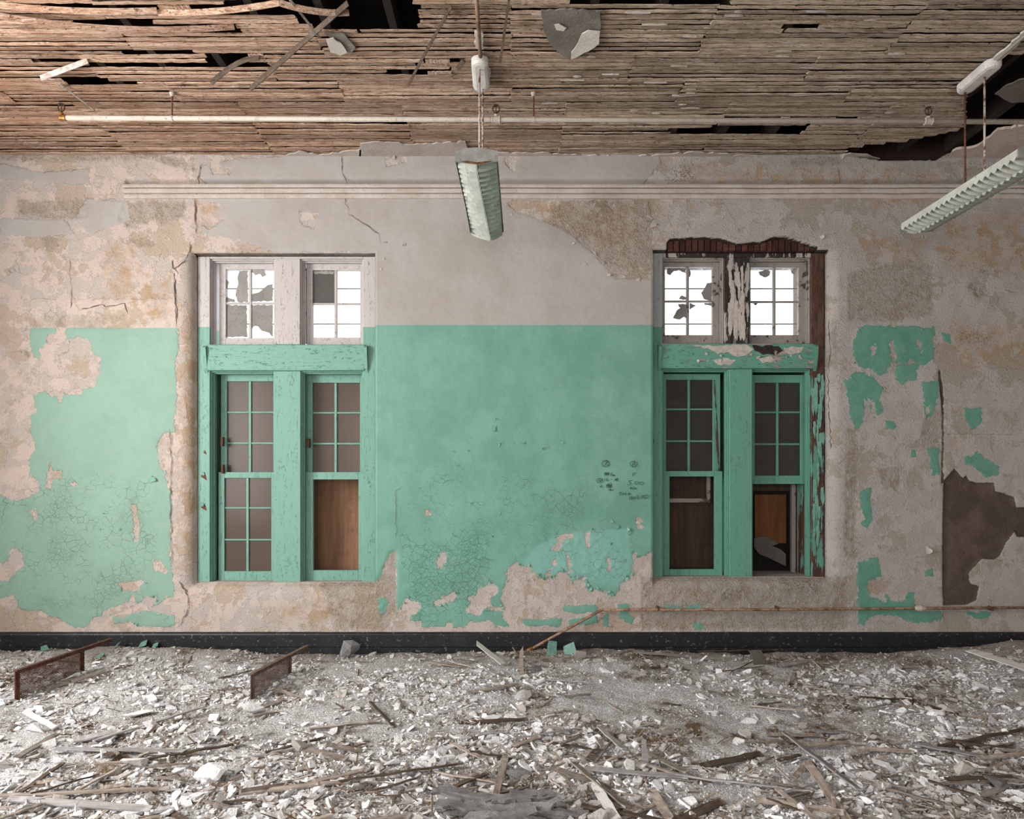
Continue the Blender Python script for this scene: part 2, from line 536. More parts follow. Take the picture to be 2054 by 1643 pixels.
def mat_chip(name, c1, c2, c3):
    """broken pieces; colour varies from piece to piece (attribute) and from thing to thing"""
    t = NT(name)
    a = t.m_('FRACT', t.m_('ADD', t.attr('tone'), t.rnd()))
    nf = t.noise(60, 3, 0.7); nb = t.noise(8, 2, 0.6)
    col = t.mix(t.step(a, 0.15, 0.75), c1, c2)
    col = t.mix(t.step(a, 0.86, 0.93), col, c3)
    col = t.mix(t.m_('MULTIPLY', t.step(nf, 0.5, 0.66), 0.45), col, t.n('HueSaturation', {'Color': col, 'Value': 0.6}).outputs[0])
    col = t.mix(t.m_('MULTIPLY', t.step(nb, 0.54, 0.68), 0.25), col, lin(166, 150, 132))
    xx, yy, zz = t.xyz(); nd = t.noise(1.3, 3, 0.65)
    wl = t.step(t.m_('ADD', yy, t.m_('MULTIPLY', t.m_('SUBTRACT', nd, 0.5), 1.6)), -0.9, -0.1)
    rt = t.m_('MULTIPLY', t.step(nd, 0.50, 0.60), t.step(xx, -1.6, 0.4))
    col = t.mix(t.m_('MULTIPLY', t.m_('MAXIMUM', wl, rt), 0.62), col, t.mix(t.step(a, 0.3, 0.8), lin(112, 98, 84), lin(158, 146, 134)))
    t.pbr(col, 0.92, t.bump(nf, 0.006), spec=0.2)
    return t.m


M = {}
M['wall'] = mat_wall()
M['trim'] = mat_plaster('moulding_plaster', lin(190, 180, 173), lin(178, 166, 156), lin(154, 138, 122), 1.0, 0.004)
M['shell'] = mat_plaster('room_plaster', lin(196, 184, 174), lin(176, 164, 152), lin(150, 134, 118))
M['patch_grey'] = mat_plaster('grey_scratch_coat', lin(138, 131, 122), lin(120, 113, 105), lin(104, 96, 88), 1.5, 0.006)
M['patch_white'] = mat_plaster('white_finish_coat', lin(214, 206, 198), lin(202, 192, 182), lin(180, 168, 156))
M['patch_pink'] = mat_plaster('pale_cornice_plaster', lin(206, 192, 182), lin(190, 174, 162), lin(166, 148, 132))
M['green_up'] = mat_painted_wood('jamb_paint', lin(190, 184, 182), GREEN, 2.78)
M['mull1'] = mat_painted_wood('mullion_paint', lin(188, 180, 177), GREEN, 2.633)
M['white_wood'] = mat_painted_wood('white_sash_paint', None, lin(190, 182, 180), 0, 0.10, lin(120, 108, 98), axis='n')
M['green_wood'] = mat_painted_wood('green_sash_paint', None, GREEN, 0, axis='z')
M['green_woodx'] = mat_painted_wood('green_rail_paint', None, GREEN, 0, axis='x')
M['green_wood2'] = mat_painted_wood('green_dark_sash_paint', None, lin(97, 152, 132), 0, 0.12, lin(120, 112, 100), axis='z')
M['green_peel'] = mat_painted_wood('green_rail_peeling', None, lin(97, 152, 132), 0, 0.38, lin(176, 164, 156), lin(150, 136, 126), axis='x')
M['jamb2'] = mat_painted_wood('cool_jamb_paint', lin(160, 164, 164), lin(94, 148, 130), 2.78, 0.08, lin(60, 50, 44))
M['bare_peel'] = mat_painted_wood('bare_jamb_paint_scraps', lin(92, 70, 58), lin(92, 146, 128), 2.35, 0.62, lin(92, 60, 46), lin(60, 40, 32))
M['mull2_up'] = mat_painted_wood('charred_mullion', None, lin(176, 168, 164), 0, 0.60, lin(58, 48, 42), lin(34, 28, 25))
M['old_white'] = mat_painted_wood('grimy_white_sash_paint', None, lin(150, 142, 136), 0, 0.30, lin(96, 82, 72), lin(70, 58, 50), axis='n')
M['glass_up'] = mat_glass('hazy_glass', (0.97, 0.98, 0.98, 1), lin(225, 225, 225), 0.10, 0.12)
M['glass_low'] = mat_glass('dusty_brown_glass', (0.85, 0.82, 0.78, 1), lin(104, 86, 75), 0.50, 0.22)
M['glass_dark'] = mat_glass('dusty_dark_glass', (0.7, 0.7, 0.68, 1), lin(70, 66, 60), 0.42, 0.22)
M['glass_dim'] = mat_glass('sooty_glass', (0.3, 0.3, 0.3, 1), lin(84, 80, 77), 0.85, 0.1)
M['film'] = mat_plaster('grey_paint_on_glass', lin(150, 147, 142), lin(136, 133, 129), lin(120, 116, 112))
M['ply'] = mat_wood('brown_plywood', lin(150, 112, 88), lin(128, 94, 74), lin(104, 78, 62), (25.0, 25.0, 1.5), 0.2)
M['ply_dim'] = mat_wood('shaded_plywood', lin(86, 68, 58), lin(70, 56, 48), lin(56, 46, 40), (25.0, 25.0, 1.5), 0.2)  # darker copy of the plywood, weak light put into its colour
M['ply_orange'] = mat_wood('orange_plywood', lin(124, 82, 50), lin(104, 68, 42), lin(84, 58, 40), (25.0, 25.0, 1.5), 0.1)
M['sheet'] = mat_plaster('grey_sheet', lin(112, 106, 101), lin(102, 96, 92), lin(88, 82, 78))
M['lath'] = mat_lath()
M['joist'] = mat_wood('dark_joist_wood', lin(46, 37, 30), lin(34, 27, 22), lin(62, 52, 44), (60.0, 4.0, 60.0))
M['deck'] = mat_simple('sooty_deck_boards', lin(34, 28, 24), lin(22, 18, 16), rough=0.95)  # darkness of the void put into the board colour
M['base'] = mat_simple('black_baseboard', lin(26, 27, 30), lin(40, 41, 43), 6, 0.45, 0.7, rough=0.45, c3=lin(112, 108, 104))
M['pipe'] = mat_simple('painted_pipe', lin(190, 180, 168), lin(168, 156, 144), 12, 0.5, 0.7, 0.5, c3=lin(140, 108, 82))
M['rust_pipe'] = mat_simple('rusty_painted_conduit', lin(160, 130, 108), lin(112, 74, 52), 22, 0.4, 0.62, 0.7, c3=lin(206, 192, 178))
M['rod'] = mat_simple('flaked_white_rod', lin(196, 186, 176), lin(112, 66, 48), 30, 0.48, 0.6, 0.55, c3=lin(92, 50, 34))
M['rust_rod'] = mat_simple('rusty_rod', lin(112, 66, 48), lin(78, 44, 32), 30, 0.4, 0.62, 0.7, c3=lin(196, 180, 166))
M['iron'] = mat_simple('dark_iron', lin(44, 38, 34), lin(66, 50, 40), 30, rough=0.6)
M['brass'] = mat_simple('tarnished_brass', lin(168, 120, 60), lin(120, 84, 44), 40, rough=0.45, metal=0.4)
M['enamel'] = mat_simple('white_enamel', lin(214, 216, 206), lin(196, 200, 190), 6, rough=0.35, c3=lin(182, 160, 120))
M['enamel_g'] = mat_simple('grey_green_enamel', lin(176, 186, 178), lin(160, 170, 162), 6, rough=0.4, c3=lin(150, 128, 90))  # darker enamel copy, shade put into its colour
M['endcap'] = mat_simple('rust_spotted_cap', lin(150, 152, 148), lin(134, 134, 130), 8, rough=0.45, c3=lin(128, 82, 52))
M['rust_line'] = mat_simple('rust_seam', lin(126, 74, 34), lin(78, 40, 24), 40, rough=0.8, c3=lin(190, 160, 70))
M['canopy'] = mat_simple('white_canopy', lin(224, 220, 216), lin(208, 202, 196), 8, rough=0.5, c3=lin(160, 140, 120))
M['rust'] = mat_simple('rusted_steel', lin(104, 66, 50), lin(74, 44, 34), 25, rough=0.8, c3=lin(146, 108, 86))
M['rust_grey'] = mat_simple('dusty_rusted_steel', lin(122, 100, 90), lin(96, 72, 60), 25, rough=0.8, c3=lin(160, 140, 128))
M['pencil'] = mat_simple('pencil_marks', lin(44, 66, 58), lin(50, 72, 64), rough=0.8)
M['flake'] = mat_simple('loose_green_paint', lin(118, 170, 151), lin(104, 154, 137), 20, rough=0.55, c3=lin(190, 180, 172))
M['flake_w'] = mat_simple('loose_white_paint', lin(196, 186, 178), lin(176, 166, 158), 20, rough=0.6)
M['rubble'] = mat_rubble()
M['chip'] = mat_chip('broken_plaster_chips', lin(206, 204, 204), lin(245, 245, 246), lin(184, 176, 168))
M['splinter'] = mat_chip('wood_splinters', lin(150, 134, 120), lin(186, 176, 168), lin(98, 74, 56))
M['lathf'] = mat_wood('fallen_lath_wood', lin(166, 155, 145), lin(126, 111, 99), lin(198, 193, 189), rv=0.7)
M['lath_dark'] = mat_wood('dark_lath_wood', lin(96, 82, 70), lin(70, 58, 49), lin(126, 113, 102))
M['lath_grey'] = mat_wood('bluish_grey_lath_wood', lin(164, 160, 160), lin(136, 130, 128), lin(190, 188, 188))
M['white_board'] = mat_wood('white_painted_board', lin(214, 210, 206), lin(200, 196, 192), lin(150, 144, 138))
M['tile_green'] = mat_simple('green_paint_sheet', lin(100, 146, 132), lin(88, 130, 118), 14, rough=0.5, c3=lin(190, 190, 180))
M['layer'] = mat_plaster('grey_layered_board', lin(138, 135, 134), lin(162, 161, 162), lin(96, 88, 82), 3.0, 0.012)
M['jamb_dark'] = mat_simple('charred_wood', lin(56, 44, 37), lin(38, 30, 26), 30, rough=0.9)
M['slab'] = mat_simple('concrete_slab', lin(140, 130, 118), lin(120, 110, 98), 2, rough=0.95)


def mat_brick():
    t = NT('old_red_brick')
    r = t.rnd(); nf = t.noise(60, 5, 0.7)
    col = t.mix(t.step(nf, 0.35, 0.65), lin(96, 60, 52), lin(64, 42, 38))
    col = t.n('HueSaturation', {'Color': col, 'Value': t.m_('MULTIPLY_ADD', r, 0.9, 0.55)}).outputs[0]
    t.pbr(col, 0.9, t.bump(nf, 0.004), spec=0.2)
    return t.m


M['brick'] = mat_brick()

# ------------------------------------------------------------------ the back wall
# window openings in the wall plane (x0, x1, z0, z1)
OPEN = [(X(386), X(752), 0.548, Z(507)), (X(1310), X(1664), 0.592, Z(500))]


def W(pts):
    return [(X(a), Z(b)) for a, b in pts]


GREEN_ON = [
    # left of the first window
    [(-80, 600), (357, 600), (357, 700), (352, 740), (355, 800), (352, 830), (350, 866), (330, 870), (316, 882), (316, 900), (319, 935), (332, 948), (335, 975), (345, 985),
     (342, 1050), (340, 1100), (345, 1150), (350, 1190), (352, 1256), (270, 1257), (168, 1258), (150, 1258), (120, 1240), (95, 1235), (85, 1225), (60, 1226), (45, 1222), (35, 1215), (32, 1200),
     (25, 1190), (10, 1200), (-80, 1206)],
    # between the windows, reaching round the corners
    [(740, 600), (1322, 600), (1322, 1098), (1300, 1110), (1280, 1120), (1272, 1105), (1266, 1150), (1258, 1160), (1245, 1168), (1235, 1195), (1215, 1185), (1190, 1182), (1178, 1185), (1175, 1160), (1158, 1155),
     (1148, 1170), (1140, 1150), (1125, 1145), (1110, 1155), (1090, 1162), (1080, 1150), (1065, 1145), (1062, 1130), (1050, 1140), (1038, 1128), (1018, 1140), (1012, 1175), (1005, 1200),
     (1008, 1235), (1020, 1256), (795, 1258), (795, 1103), (785, 1105), (775, 1125), (768, 1140), (765, 1160), (740, 1165)],
    [(1128, 1215), (1195, 1213), (1200, 1228), (1150, 1230), (1130, 1225)], [(1050, 1245), (1125, 1240), (1122, 1256), (1055, 1255)],
    [(1140, 1245), (1195, 1232), (1200, 1250), (1145, 1256)], [(1210, 1232), (1222, 1232), (1220, 1256), (1208, 1255)],
    [(1240, 1212), (1260, 1212), (1262, 1230), (1272, 1240), (1266, 1250), (1245, 1240)], [(758, 1200), (772, 1196), (778, 1210), (770, 1232), (760, 1225)],
    [(1335, 1215), (1352, 1212), (1372, 1220), (1400, 1212), (1414, 1222), (1375, 1228), (1340, 1226)], [(1390, 1252), (1405, 1250), (1412, 1262), (1392, 1264)],
    # right of the second window
    [(1728, 655), (1760, 652), (1800, 655), (1835, 652), (1855, 660), (1872, 655), (1876, 668), (1868, 680), (1875, 700), (1870, 725), (1855, 732), (1840, 728), (1825, 720), (1815, 730),
     (1790, 725), (1780, 745), (1765, 755), (1750, 742), (1720, 735), (1712, 720), (1710, 690), (1720, 665)],
    [(1798, 733), (1840, 728), (1838, 765), (1820, 762), (1810, 772), (1797, 760)],
    [(1715, 745), (1735, 748), (1755, 760), (1772, 780), (1766, 800), (1770, 825), (1755, 838), (1745, 820), (1735, 800), (1732, 830), (1726, 858), (1710, 855), (1703, 830), (1700, 790), (1695, 765)],
    [(1850, 768), (1883, 763), (1881, 800), (1870, 832), (1856, 846), (1853, 810)], [(1933, 820), (1970, 818), (1970, 850), (1950, 862), (1936, 845)],
    [(1858, 900), (1884, 898), (1885, 952), (1868, 954), (1866, 915)], [(1935, 918), (1960, 906), (1975, 920), (2004, 936), (2002, 952), (1978, 957), (1950, 932), (1936, 932)],
    [(1724, 985), (1747, 978), (1744, 1010), (1752, 1045), (1738, 1062), (1726, 1050), (1733, 1040), (1725, 1005)],
    [(1719, 1128), (1762, 1118), (1770, 1155), (1747, 1162), (1737, 1172), (1747, 1198), (1775, 1206), (1779, 1188), (1786, 1206), (1815, 1206), (1820, 1188), (1834, 1188), (1832, 1212), (1840, 1225),
     (1892, 1228), (1887, 1244), (1840, 1250), (1780, 1232), (1740, 1237), (1735, 1254), (1720, 1252)],
    [(1772, 842), (1800, 848), (1792, 864), (1778, 858)], [(1940, 1228), (1990, 1226), (1985, 1238), (1950, 1240)], [(1828, 905), (1836, 902), (1836, 915), (1828, 916)],
    [(1855, 1145), (1872, 1142), (1872, 1156), (1858, 1156)], [(1890, 668), (1905, 672), (1908, 690), (1896, 684)],
]
GREEN_OFF = [
    [(-80, 600), (61, 600), (61, 690), (65, 708), (80, 722), (81, 700), (93, 690), (95, 670), (114, 668), (114, 600), (132, 600), (133, 676), (150, 679), (160, 672), (175, 680), (185, 692), (186, 708), (196, 712), (203, 725), (201, 745), (195, 765),
     (190, 778), (170, 779), (165, 791), (150, 793), (128, 789), (125, 806), (118, 806), (115, 796), (105, 796), (90, 786), (67, 793), (66, 800), (73, 820), (70, 831), (62, 832), (62, 870), (70, 890), (71, 905),
     (60, 920), (60, 955), (68, 955), (78, 965), (80, 988), (60, 996), (40, 1004), (20, 1001), (0, 992), (-80, 985)],
    [(-80, 1130), (18, 1128), (20, 1100), (30, 1097), (46, 1108), (49, 1135), (30, 1150), (15, 1166), (-80, 1172)],
    [(100, 926), (108, 944), (124, 944), (123, 959), (108, 963), (101, 986), (91, 975), (95, 955)], [(138, 970), (150, 964), (158, 972), (148, 978)], [(61, 1025), (72, 1023), (77, 1040), (66, 1044)],
    [(264, 1012), (273, 1012), (280, 1050), (280, 1086), (270, 1085), (268, 1050)], [(308, 1126), (320, 1123), (338, 1145), (330, 1153), (318, 1143), (310, 1142)],
    [(237, 1170), (290, 1165), (282, 1175), (278, 1186), (242, 1187)],
    [(205, 1232), (215, 1220), (240, 1215), (258, 1205), (268, 1188), (275, 1215), (290, 1200), (313, 1194), (316, 1210), (300, 1220), (325, 1208), (335, 1195), (360, 1198), (360, 1236), (315, 1229), (295, 1222), (280, 1229),
     (265, 1229), (248, 1241), (235, 1236), (215, 1237)],
    [(168, 1262), (190, 1240), (210, 1235), (226, 1236), (231, 1250), (260, 1247), (276, 1254), (270, 1265)],
    [(795, 1225), (806, 1218), (812, 1200), (820, 1198), (822, 1208), (838, 1206), (846, 1212), (842, 1226), (824, 1234), (822, 1246), (846, 1244), (848, 1262), (790, 1265)],
    [(871, 1210), (890, 1195), (914, 1187), (916, 1199), (905, 1206), (888, 1216), (872, 1216)],
    [(937, 1200), (955, 1194), (957, 1178), (975, 1178), (980, 1169), (996, 1172), (999, 1186), (986, 1200), (984, 1216), (1008, 1216), (1012, 1228), (990, 1226), (976, 1218), (962, 1236), (942, 1232), (932, 1224), (946, 1212)],
    [(940, 1246), (990, 1245), (992, 1262), (935, 1262)], [(895, 1250), (910, 1246), (910, 1262), (895, 1262)],
    [(874, 1135), (881, 1110), (894, 1107), (893, 1130), (885, 1145)], [(853, 1024), (864, 1023), (864, 1034), (855, 1034)],
    [(1272, 1037), (1288, 1038), (1290, 1048), (1280, 1048), (1294, 1058), (1280, 1060)], [(1112, 1078), (1150, 1068), (1148, 1080), (1120, 1086)], [(1172, 1068), (1182, 1066), (1182, 1096), (1176, 1096)],
    [(1104, 1125), (1116, 1122), (1118, 1134), (1108, 1136)], [(1130, 1080), (1126, 1100), (1112, 1108), (1104, 1104), (1116, 1090)], [(1098, 1145), (1108, 1138), (1106, 1160), (1092, 1152)],
    [(1135, 1110), (1146, 1118), (1146, 1150), (1138, 1140)], [(1216, 1120), (1224, 1118), (1226, 1146), (1218, 1148)],
    [(1748, 694), (1755, 690), (1756, 712), (1748, 714)], [(1784, 682), (1792, 684), (1800, 720), (1794, 735), (1786, 710)], [(1806, 695), (1816, 708), (1808, 712)], [(1838, 684), (1846, 680), (1852, 712), (1842, 700)],
    [(1738, 795), (1752, 806), (1760, 838), (1750, 830)], [(1856, 815), (1866, 812), (1864, 830), (1856, 832)],
]
WHITE_ON = [
    [(404, 332), (480, 318), (725, 300), (730, 270), (940, 270), (940, 302), (1320, 302), (1325, 330), (1290, 370), (1240, 395), (1180, 402), (1030, 402), (1000, 412), (760, 640), (760, 700), (740, 700), (740, 505), (430, 505), (404, 470)],
    [(740, 395), (1000, 395), (1035, 425), (1080, 440), (1105, 450), (1130, 460), (1155, 478), (1165, 488), (1190, 510), (1215, 535), (1230, 558), (1300, 560), (1322, 566), (1322, 700), (740, 700)],
    [(0, 330), (80, 345), (180, 340), (180, 372), (90, 365), (0, 360)], [(170, 400), (250, 402), (260, 440), (180, 470), (150, 440)], [(0, 438), (130, 440), (150, 470), (60, 476), (0, 470)],
]
WHITE_OFF = [[(600, 420), (640, 430), (630, 460), (605, 450)], [(420, 330), (470, 334), (460, 350), (425, 350)], [(770, 310), (815, 300), (815, 325), (775, 335)], [(1010, 315), (1040, 312), (1030, 345), (1015, 330)],
             [(408, 470), (470, 480), (520, 495), (530, 505), (408, 505)], [(405, 405), (440, 408), (450, 440), (420, 462), (405, 450)]]
ROUGH_ON = [[(1666, 740), (1678, 735), (1684, 700), (1676, 660), (1668, 680)], [(1945, 575), (1962, 560), (1978, 575), (1985, 590), (1965, 598)], [(1968, 545), (1988, 540), (1984, 560), (1972, 565)], [(1703, 548), (1760, 532), (1870, 530), (1874, 630), (1800, 640), (1705, 642)], [(250, 408), (330, 405), (372, 402), (370, 430), (330, 446), (300, 440), (262, 466), (240, 440)],
            [(35, 402), (190, 402), (175, 436), (90, 438), (40, 430)], [(80, 474), (118, 478), (112, 500), (95, 498)], [(262, 482), (310, 480), (306, 494), (270, 492)],
            [(1160, 398), (1308, 398), (1308, 556), (1236, 556), (1216, 530), (1190, 500), (1150, 470), (1100, 440), (1120, 410)], [(752, 1168), (765, 1150), (782, 1108), (795, 1104), (795, 1225), (770, 1230), (755, 1200)],
            [(65, 636), (250, 632), (258, 656), (65, 656)], [(1700, 860), (1720, 860), (1716, 1120), (1696, 1110)], [(640, 1166), (790, 1166), (780, 1262), (680, 1262)],
            [(1290, 1160), (1700, 1160), (1700, 1262), (1290, 1262)], [(0, 318), (120, 322), (300, 316), (390, 340), (390, 330), (300, 300), (0, 300)], [(1590, 318), (1690, 312), (1690, 325), (1590, 328)],
            [(1765, 940), (1810, 940), (1800, 985), (1775, 980)], [(1860, 830), (1886, 825), (1886, 900), (1820, 898), (1850, 880)]]
OCHRE_ON = [[(358, 610), (392, 610), (392, 1100), (358, 1090)], [(205, 490), (275, 480), (285, 620), (210, 600)], [(280, 570), (340, 560), (350, 640), (290, 640)], [(520, 1215), (700, 1205), (690, 1250), (540, 1250)],
            [(620, 1190), (655, 1188), (655, 1230), (625, 1232)], [(1900, 640), (2060, 655), (2060, 735), (1910, 730), (1890, 690)], [(1060, 405), (1290, 405), (1290, 500), (1200, 500), (1080, 430)], [(600, 495), (640, 495), (640, 508), (600, 508)],
            [(48, 440), (64, 440), (64, 462), (48, 462)], [(1730, 1160), (1768, 1158), (1765, 1185), (1735, 1186)], [(440, 340), (530, 338), (520, 360), (450, 358)], [(1400, 330), (1800, 345), (1800, 400), (1300, 400)],
            [(1710, 470), (1860, 480), (1860, 520), (1720, 510)], [(1870, 440), (2060, 420), (2060, 560), (1890, 540)], [(1750, 335), (1760, 420), (1900, 420), (1890, 340)], [(200, 640), (300, 640), (300, 655), (200, 655)],
            [(1905, 878), (1925, 880), (1925, 905), (1908, 902)], [(390, 400), (440, 405), (440, 460), (395, 470)], [(1000, 400), (1060, 402), (1070, 430), (1010, 425)]]
MOLD_ON = [[(1340, 332), (1400, 330), (1400, 365), (1335, 372)], [(1180, 400), (1240, 396), (1240, 420), (1190, 424)], [(1310, 500), (1325, 498), (1330, 540), (1312, 540)], [(1700, 950), (1715, 940), (1715, 1060), (1702, 1050)],
           [(640, 1222), (665, 1222), (665, 1235), (640, 1236)], [(1104, 980), (1130, 985), (1126, 1010), (1100, 1008)], [(288, 455), (300, 452), (300, 470), (290, 472)], [(1915, 660), (1990, 662), (1985, 700), (1920, 690)], [(1570, 1150), (1650, 1155), (1650, 1200), (1560, 1190)],
           [(1440, 1175), (1500, 1172), (1500, 1215), (1440, 1210)]]
BROWN_ON = [[(1893, 965), (1915, 940), (1933, 960), (1938, 953), (1945, 965), (1960, 968), (1995, 968), (1996, 985), (2035, 997), (2040, 1018), (2100, 1018), (2100, 1080), (2040, 1077), (2035, 1065), (2015, 1095), (2005, 1115), (1995, 1122), (1970, 1122),
             (1950, 1140), (1943, 1150), (1948, 1170), (1965, 1177), (1957, 1205), (1940, 1213), (1892, 1215), (1890, 1100)],
            [(1882, 738), (1886, 742), (1890, 770), (1893, 800), (1893, 970), (1889, 970), (1890, 830), (1885, 775)]]
CAVITY_DARK_ON = [[(1338, 485), (1345, 479), (1400, 475), (1440, 477), (1480, 488), (1530, 484), (1550, 476), (1575, 473), (1600, 482), (1640, 494), (1640, 512), (1338, 512)], [(-200, 305), (1690, 305), (1705, 312), (1770, 321), (1880, 320), (1912, 300), (2200, 296), (2200, 100), (-200, 100)]]  # second outline paints shade onto the wall above the ceiling holes
LIGHT_ON = [[(1050, 1125), (1075, 1098), (1115, 1074), (1190, 1064), (1262, 1060), (1270, 1135), (1240, 1175), (1180, 1170), (1060, 1150)]]
CRACK_ON = [([(-80, 940), (345, 940), (350, 1256), (-80, 1256)], 0.62), ([(795, 1060), (1000, 1060), (1010, 1256), (795, 1256)], 1.15), ([(795, 920), (1200, 920), (1265, 1160), (795, 1120)], 0.55), ([(1120, 1090), (1268, 1080), (1268, 1190), (1120, 1190)], 0.9)]


def build_wall():
    ends = [-5.15, -4.75, OPEN[0][0], OPEN[0][1], OPEN[1][0], OPEN[1][1], 4.75, 5.15]
    xs = []
    for a, b in zip(ends[:-1], ends[1:]):
        st = 0.2 if (abs(a) > 4.7 and abs(b) > 4.7) else 0.0115
        xs += list(np.linspace(a, b, max(2, int((b - a) / st)) + 1)[:-1])
    xs.append(ends[-1])
    zb = sorted({-0.2, 0.0, OPEN[0][2], OPEN[1][2], OPEN[0][3], OPEN[1][3], 4.26, 4.6})
    zs = []
    for a, b in zip(zb[:-1], zb[1:]):
        st = 0.2 if (b <= 0 or a >= 4.25) else 0.0115
        zs += list(np.linspace(a, b, max(1, int((b - a) / st)) + 1)[:-1])
    zs.append(zb[-1])
    xs, zs = np.array(xs), np.array(zs)
    nx, nz = len(xs), len(zs)
    gx, gz = np.meshgrid(xs, zs)
    fx, fz = gx.ravel(), gz.ravel()
    A = {}

    def field(name, on, off=()):
        a = np.full(len(fx), -0.5)
        for p in on:
            sdf_max(a, fx, fz, W(p))
        for p in off:
            sdf_max(a, fx, fz, W(p), sub=True)
        A[name] = a
        return a

    field('green', GREEN_ON, GREEN_OFF); field('white', WHITE_ON, WHITE_OFF); field('rough', ROUGH_ON); field('ochre', OCHRE_ON)
    field('mold', MOLD_ON); br = field('brown', BROWN_ON); cv = field('cavity', CAVITY_DARK_ON); field('light', LIGHT_ON)
    ck = np.zeros(len(fx))
    for p, s in CRACK_ON:
        a = np.full(len(fx), -0.5); sdf_max(a, fx, fz, W(p), 0.3)
        ck = np.maximum(ck, s * np.clip((a + 0.1) / 0.3, 0, 1))
    A['crackle'] = ck
    # relief of the surface itself
    y = 0.010 * fbm(fx * 1.7, fz * 1.7, 3) + 0.005 * fbm(fx * 9, fz * 9, 4)
    rough = np.clip((A['rough'] + 0.02) / 0.03, 0, 1)
    y += rough * (0.006 + 0.020 * np.abs(fbm(fx * 22, fz * 22, 3)))
    paint = np.clip((np.maximum(A['green'], A['white']) + 0.01) / 0.02, 0, 1)
    y -= 0.003 * paint
    rn = 0.10 * fbm(fx * 11, fz * 11, 3)
    y += 0.020 * np.clip((br + 0.3 * rn * 0.3) / 0.008, 0, 1)
    y += 0.075 * np.clip((cv + 0.01 * fbm(fx * 30, fz * 30, 2)) / 0.012, 0, 1)
    # blistered paint
    y -= 0.012 * np.clip(A['light'] / 0.05, 0, 1) * np.clip(ck, 0, 1) * np.abs(fbm(fx * 14, fz * 14, 3)) * 2
    y += 0.055 * np.exp(-((fz - 4.006) / 0.020) ** 2) * np.clip((fx - X(250)) / 0.02, 0, 1)     # shadow gap above the picture rail
    # rounded plaster returns at the openings
    for (x0, x1, z0, z1), r in zip(OPEN, (0.098, 0.092)):
        dx = np.maximum(np.maximum(x0 - fx, fx - x1), 0); dz = np.maximum(np.maximum(z0 - fz, fz - z1), 0)
        d = np.hypot(dx, dz)
        rr = np.where((fx > x1 - 1e-6) & (x1 < 0) | (fx < x0 + 1e-6) & (x0 > 0), 0.014, r)
        rr = np.where((fz >= z1 - 1e-6), 0.02, rr)
        k = np.clip(1 - d / rr, 0, 1)
        y += np.where(d < rr, rr - np.sqrt(np.maximum(rr ** 2 - (k * rr) ** 2, 0)), 0)
    co = np.stack([fx, y, fz], 1)
    idx = np.arange(nx * nz).reshape(nz, nx)
    q = np.stack([idx[:-1, :-1], idx[:-1, 1:], idx[1:, 1:], idx[1:, :-1]], -1)
    cxm = (xs[:-1] + xs[1:]) / 2; czm = (zs[:-1] + zs[1:]) / 2
    keep = np.ones((nz - 1, nx - 1), bool)
    loops = []
    for (x0, x1, z0, z1) in OPEN:
        keep &= ~((cxm[None] > x0) & (cxm[None] < x1) & (czm[:, None] > z0) & (czm[:, None] < z1))
        i0, i1 = np.argmin(abs(xs - x0)), np.argmin(abs(xs - x1)); j0, j1 = np.argmin(abs(zs - z0)), np.argmin(abs(zs - z1))
        loop = [idx[j0, i] for i in range(i0, i1)] + [idx[j, i1] for j in range(j0, j1)] + [idx[j1, i] for i in range(i1, i0, -1)] + [idx[j, i0] for j in range(j1, j0, -1)]
        loops.append(np.array(loop))
    quads = [q[keep]]
    extra, src = [], []
    n = len(co)
    for lp in loops:                                       # plaster reveal running back through the wall
        c = co[lp].copy(); c[:, 1] = 0.5
        extra.append(c); src.append(lp)
        new = np.arange(n, n + len(lp)); n += len(lp)
        quads.append(np.stack([lp, new, np.roll(new, -1), np.roll(lp, -1)], 1))
    co = np.concatenate([co] + extra)
    si = np.concatenate(src)
    me = fast_mesh('wall_back', co, [np.concatenate(quads)], M['wall'], smooth=True)
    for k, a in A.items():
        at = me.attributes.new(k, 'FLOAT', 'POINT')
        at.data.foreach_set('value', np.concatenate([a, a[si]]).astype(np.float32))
    return link('wall_back', me, kind='structure', label='peeling plaster wall with green lower paint and two tall windows')


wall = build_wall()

# bricks laid bare above the second window
nb = 24
for i in range(nb):
    x0 = X(1340 + i * 300 / nb, 0.03); x1 = X(1340 + (i + 0.86) * 300 / nb, 0.03)
    b = MB().box(x0, x1, 0.040 + random.uniform(0, 0.02), 0.12, Z(499.5), Z(468))
    b.build('brick', M['brick'], wall, bevel=0.003)

# pencilled notes on the green paint
G = []


def gp(pts):
    G.append([(1160 + a / 11.74, 890 + b / 11.74) for a, b in pts])


def gcirc(cx, cy, rx, ry, a0=0, a1=6.3, n=16):
    gp([(cx + rx * math.cos(a0 + (a1 - a0) * k / n), cy + ry * math.sin(a0 + (a1 - a0) * k / n)) for k in range(n + 1)])


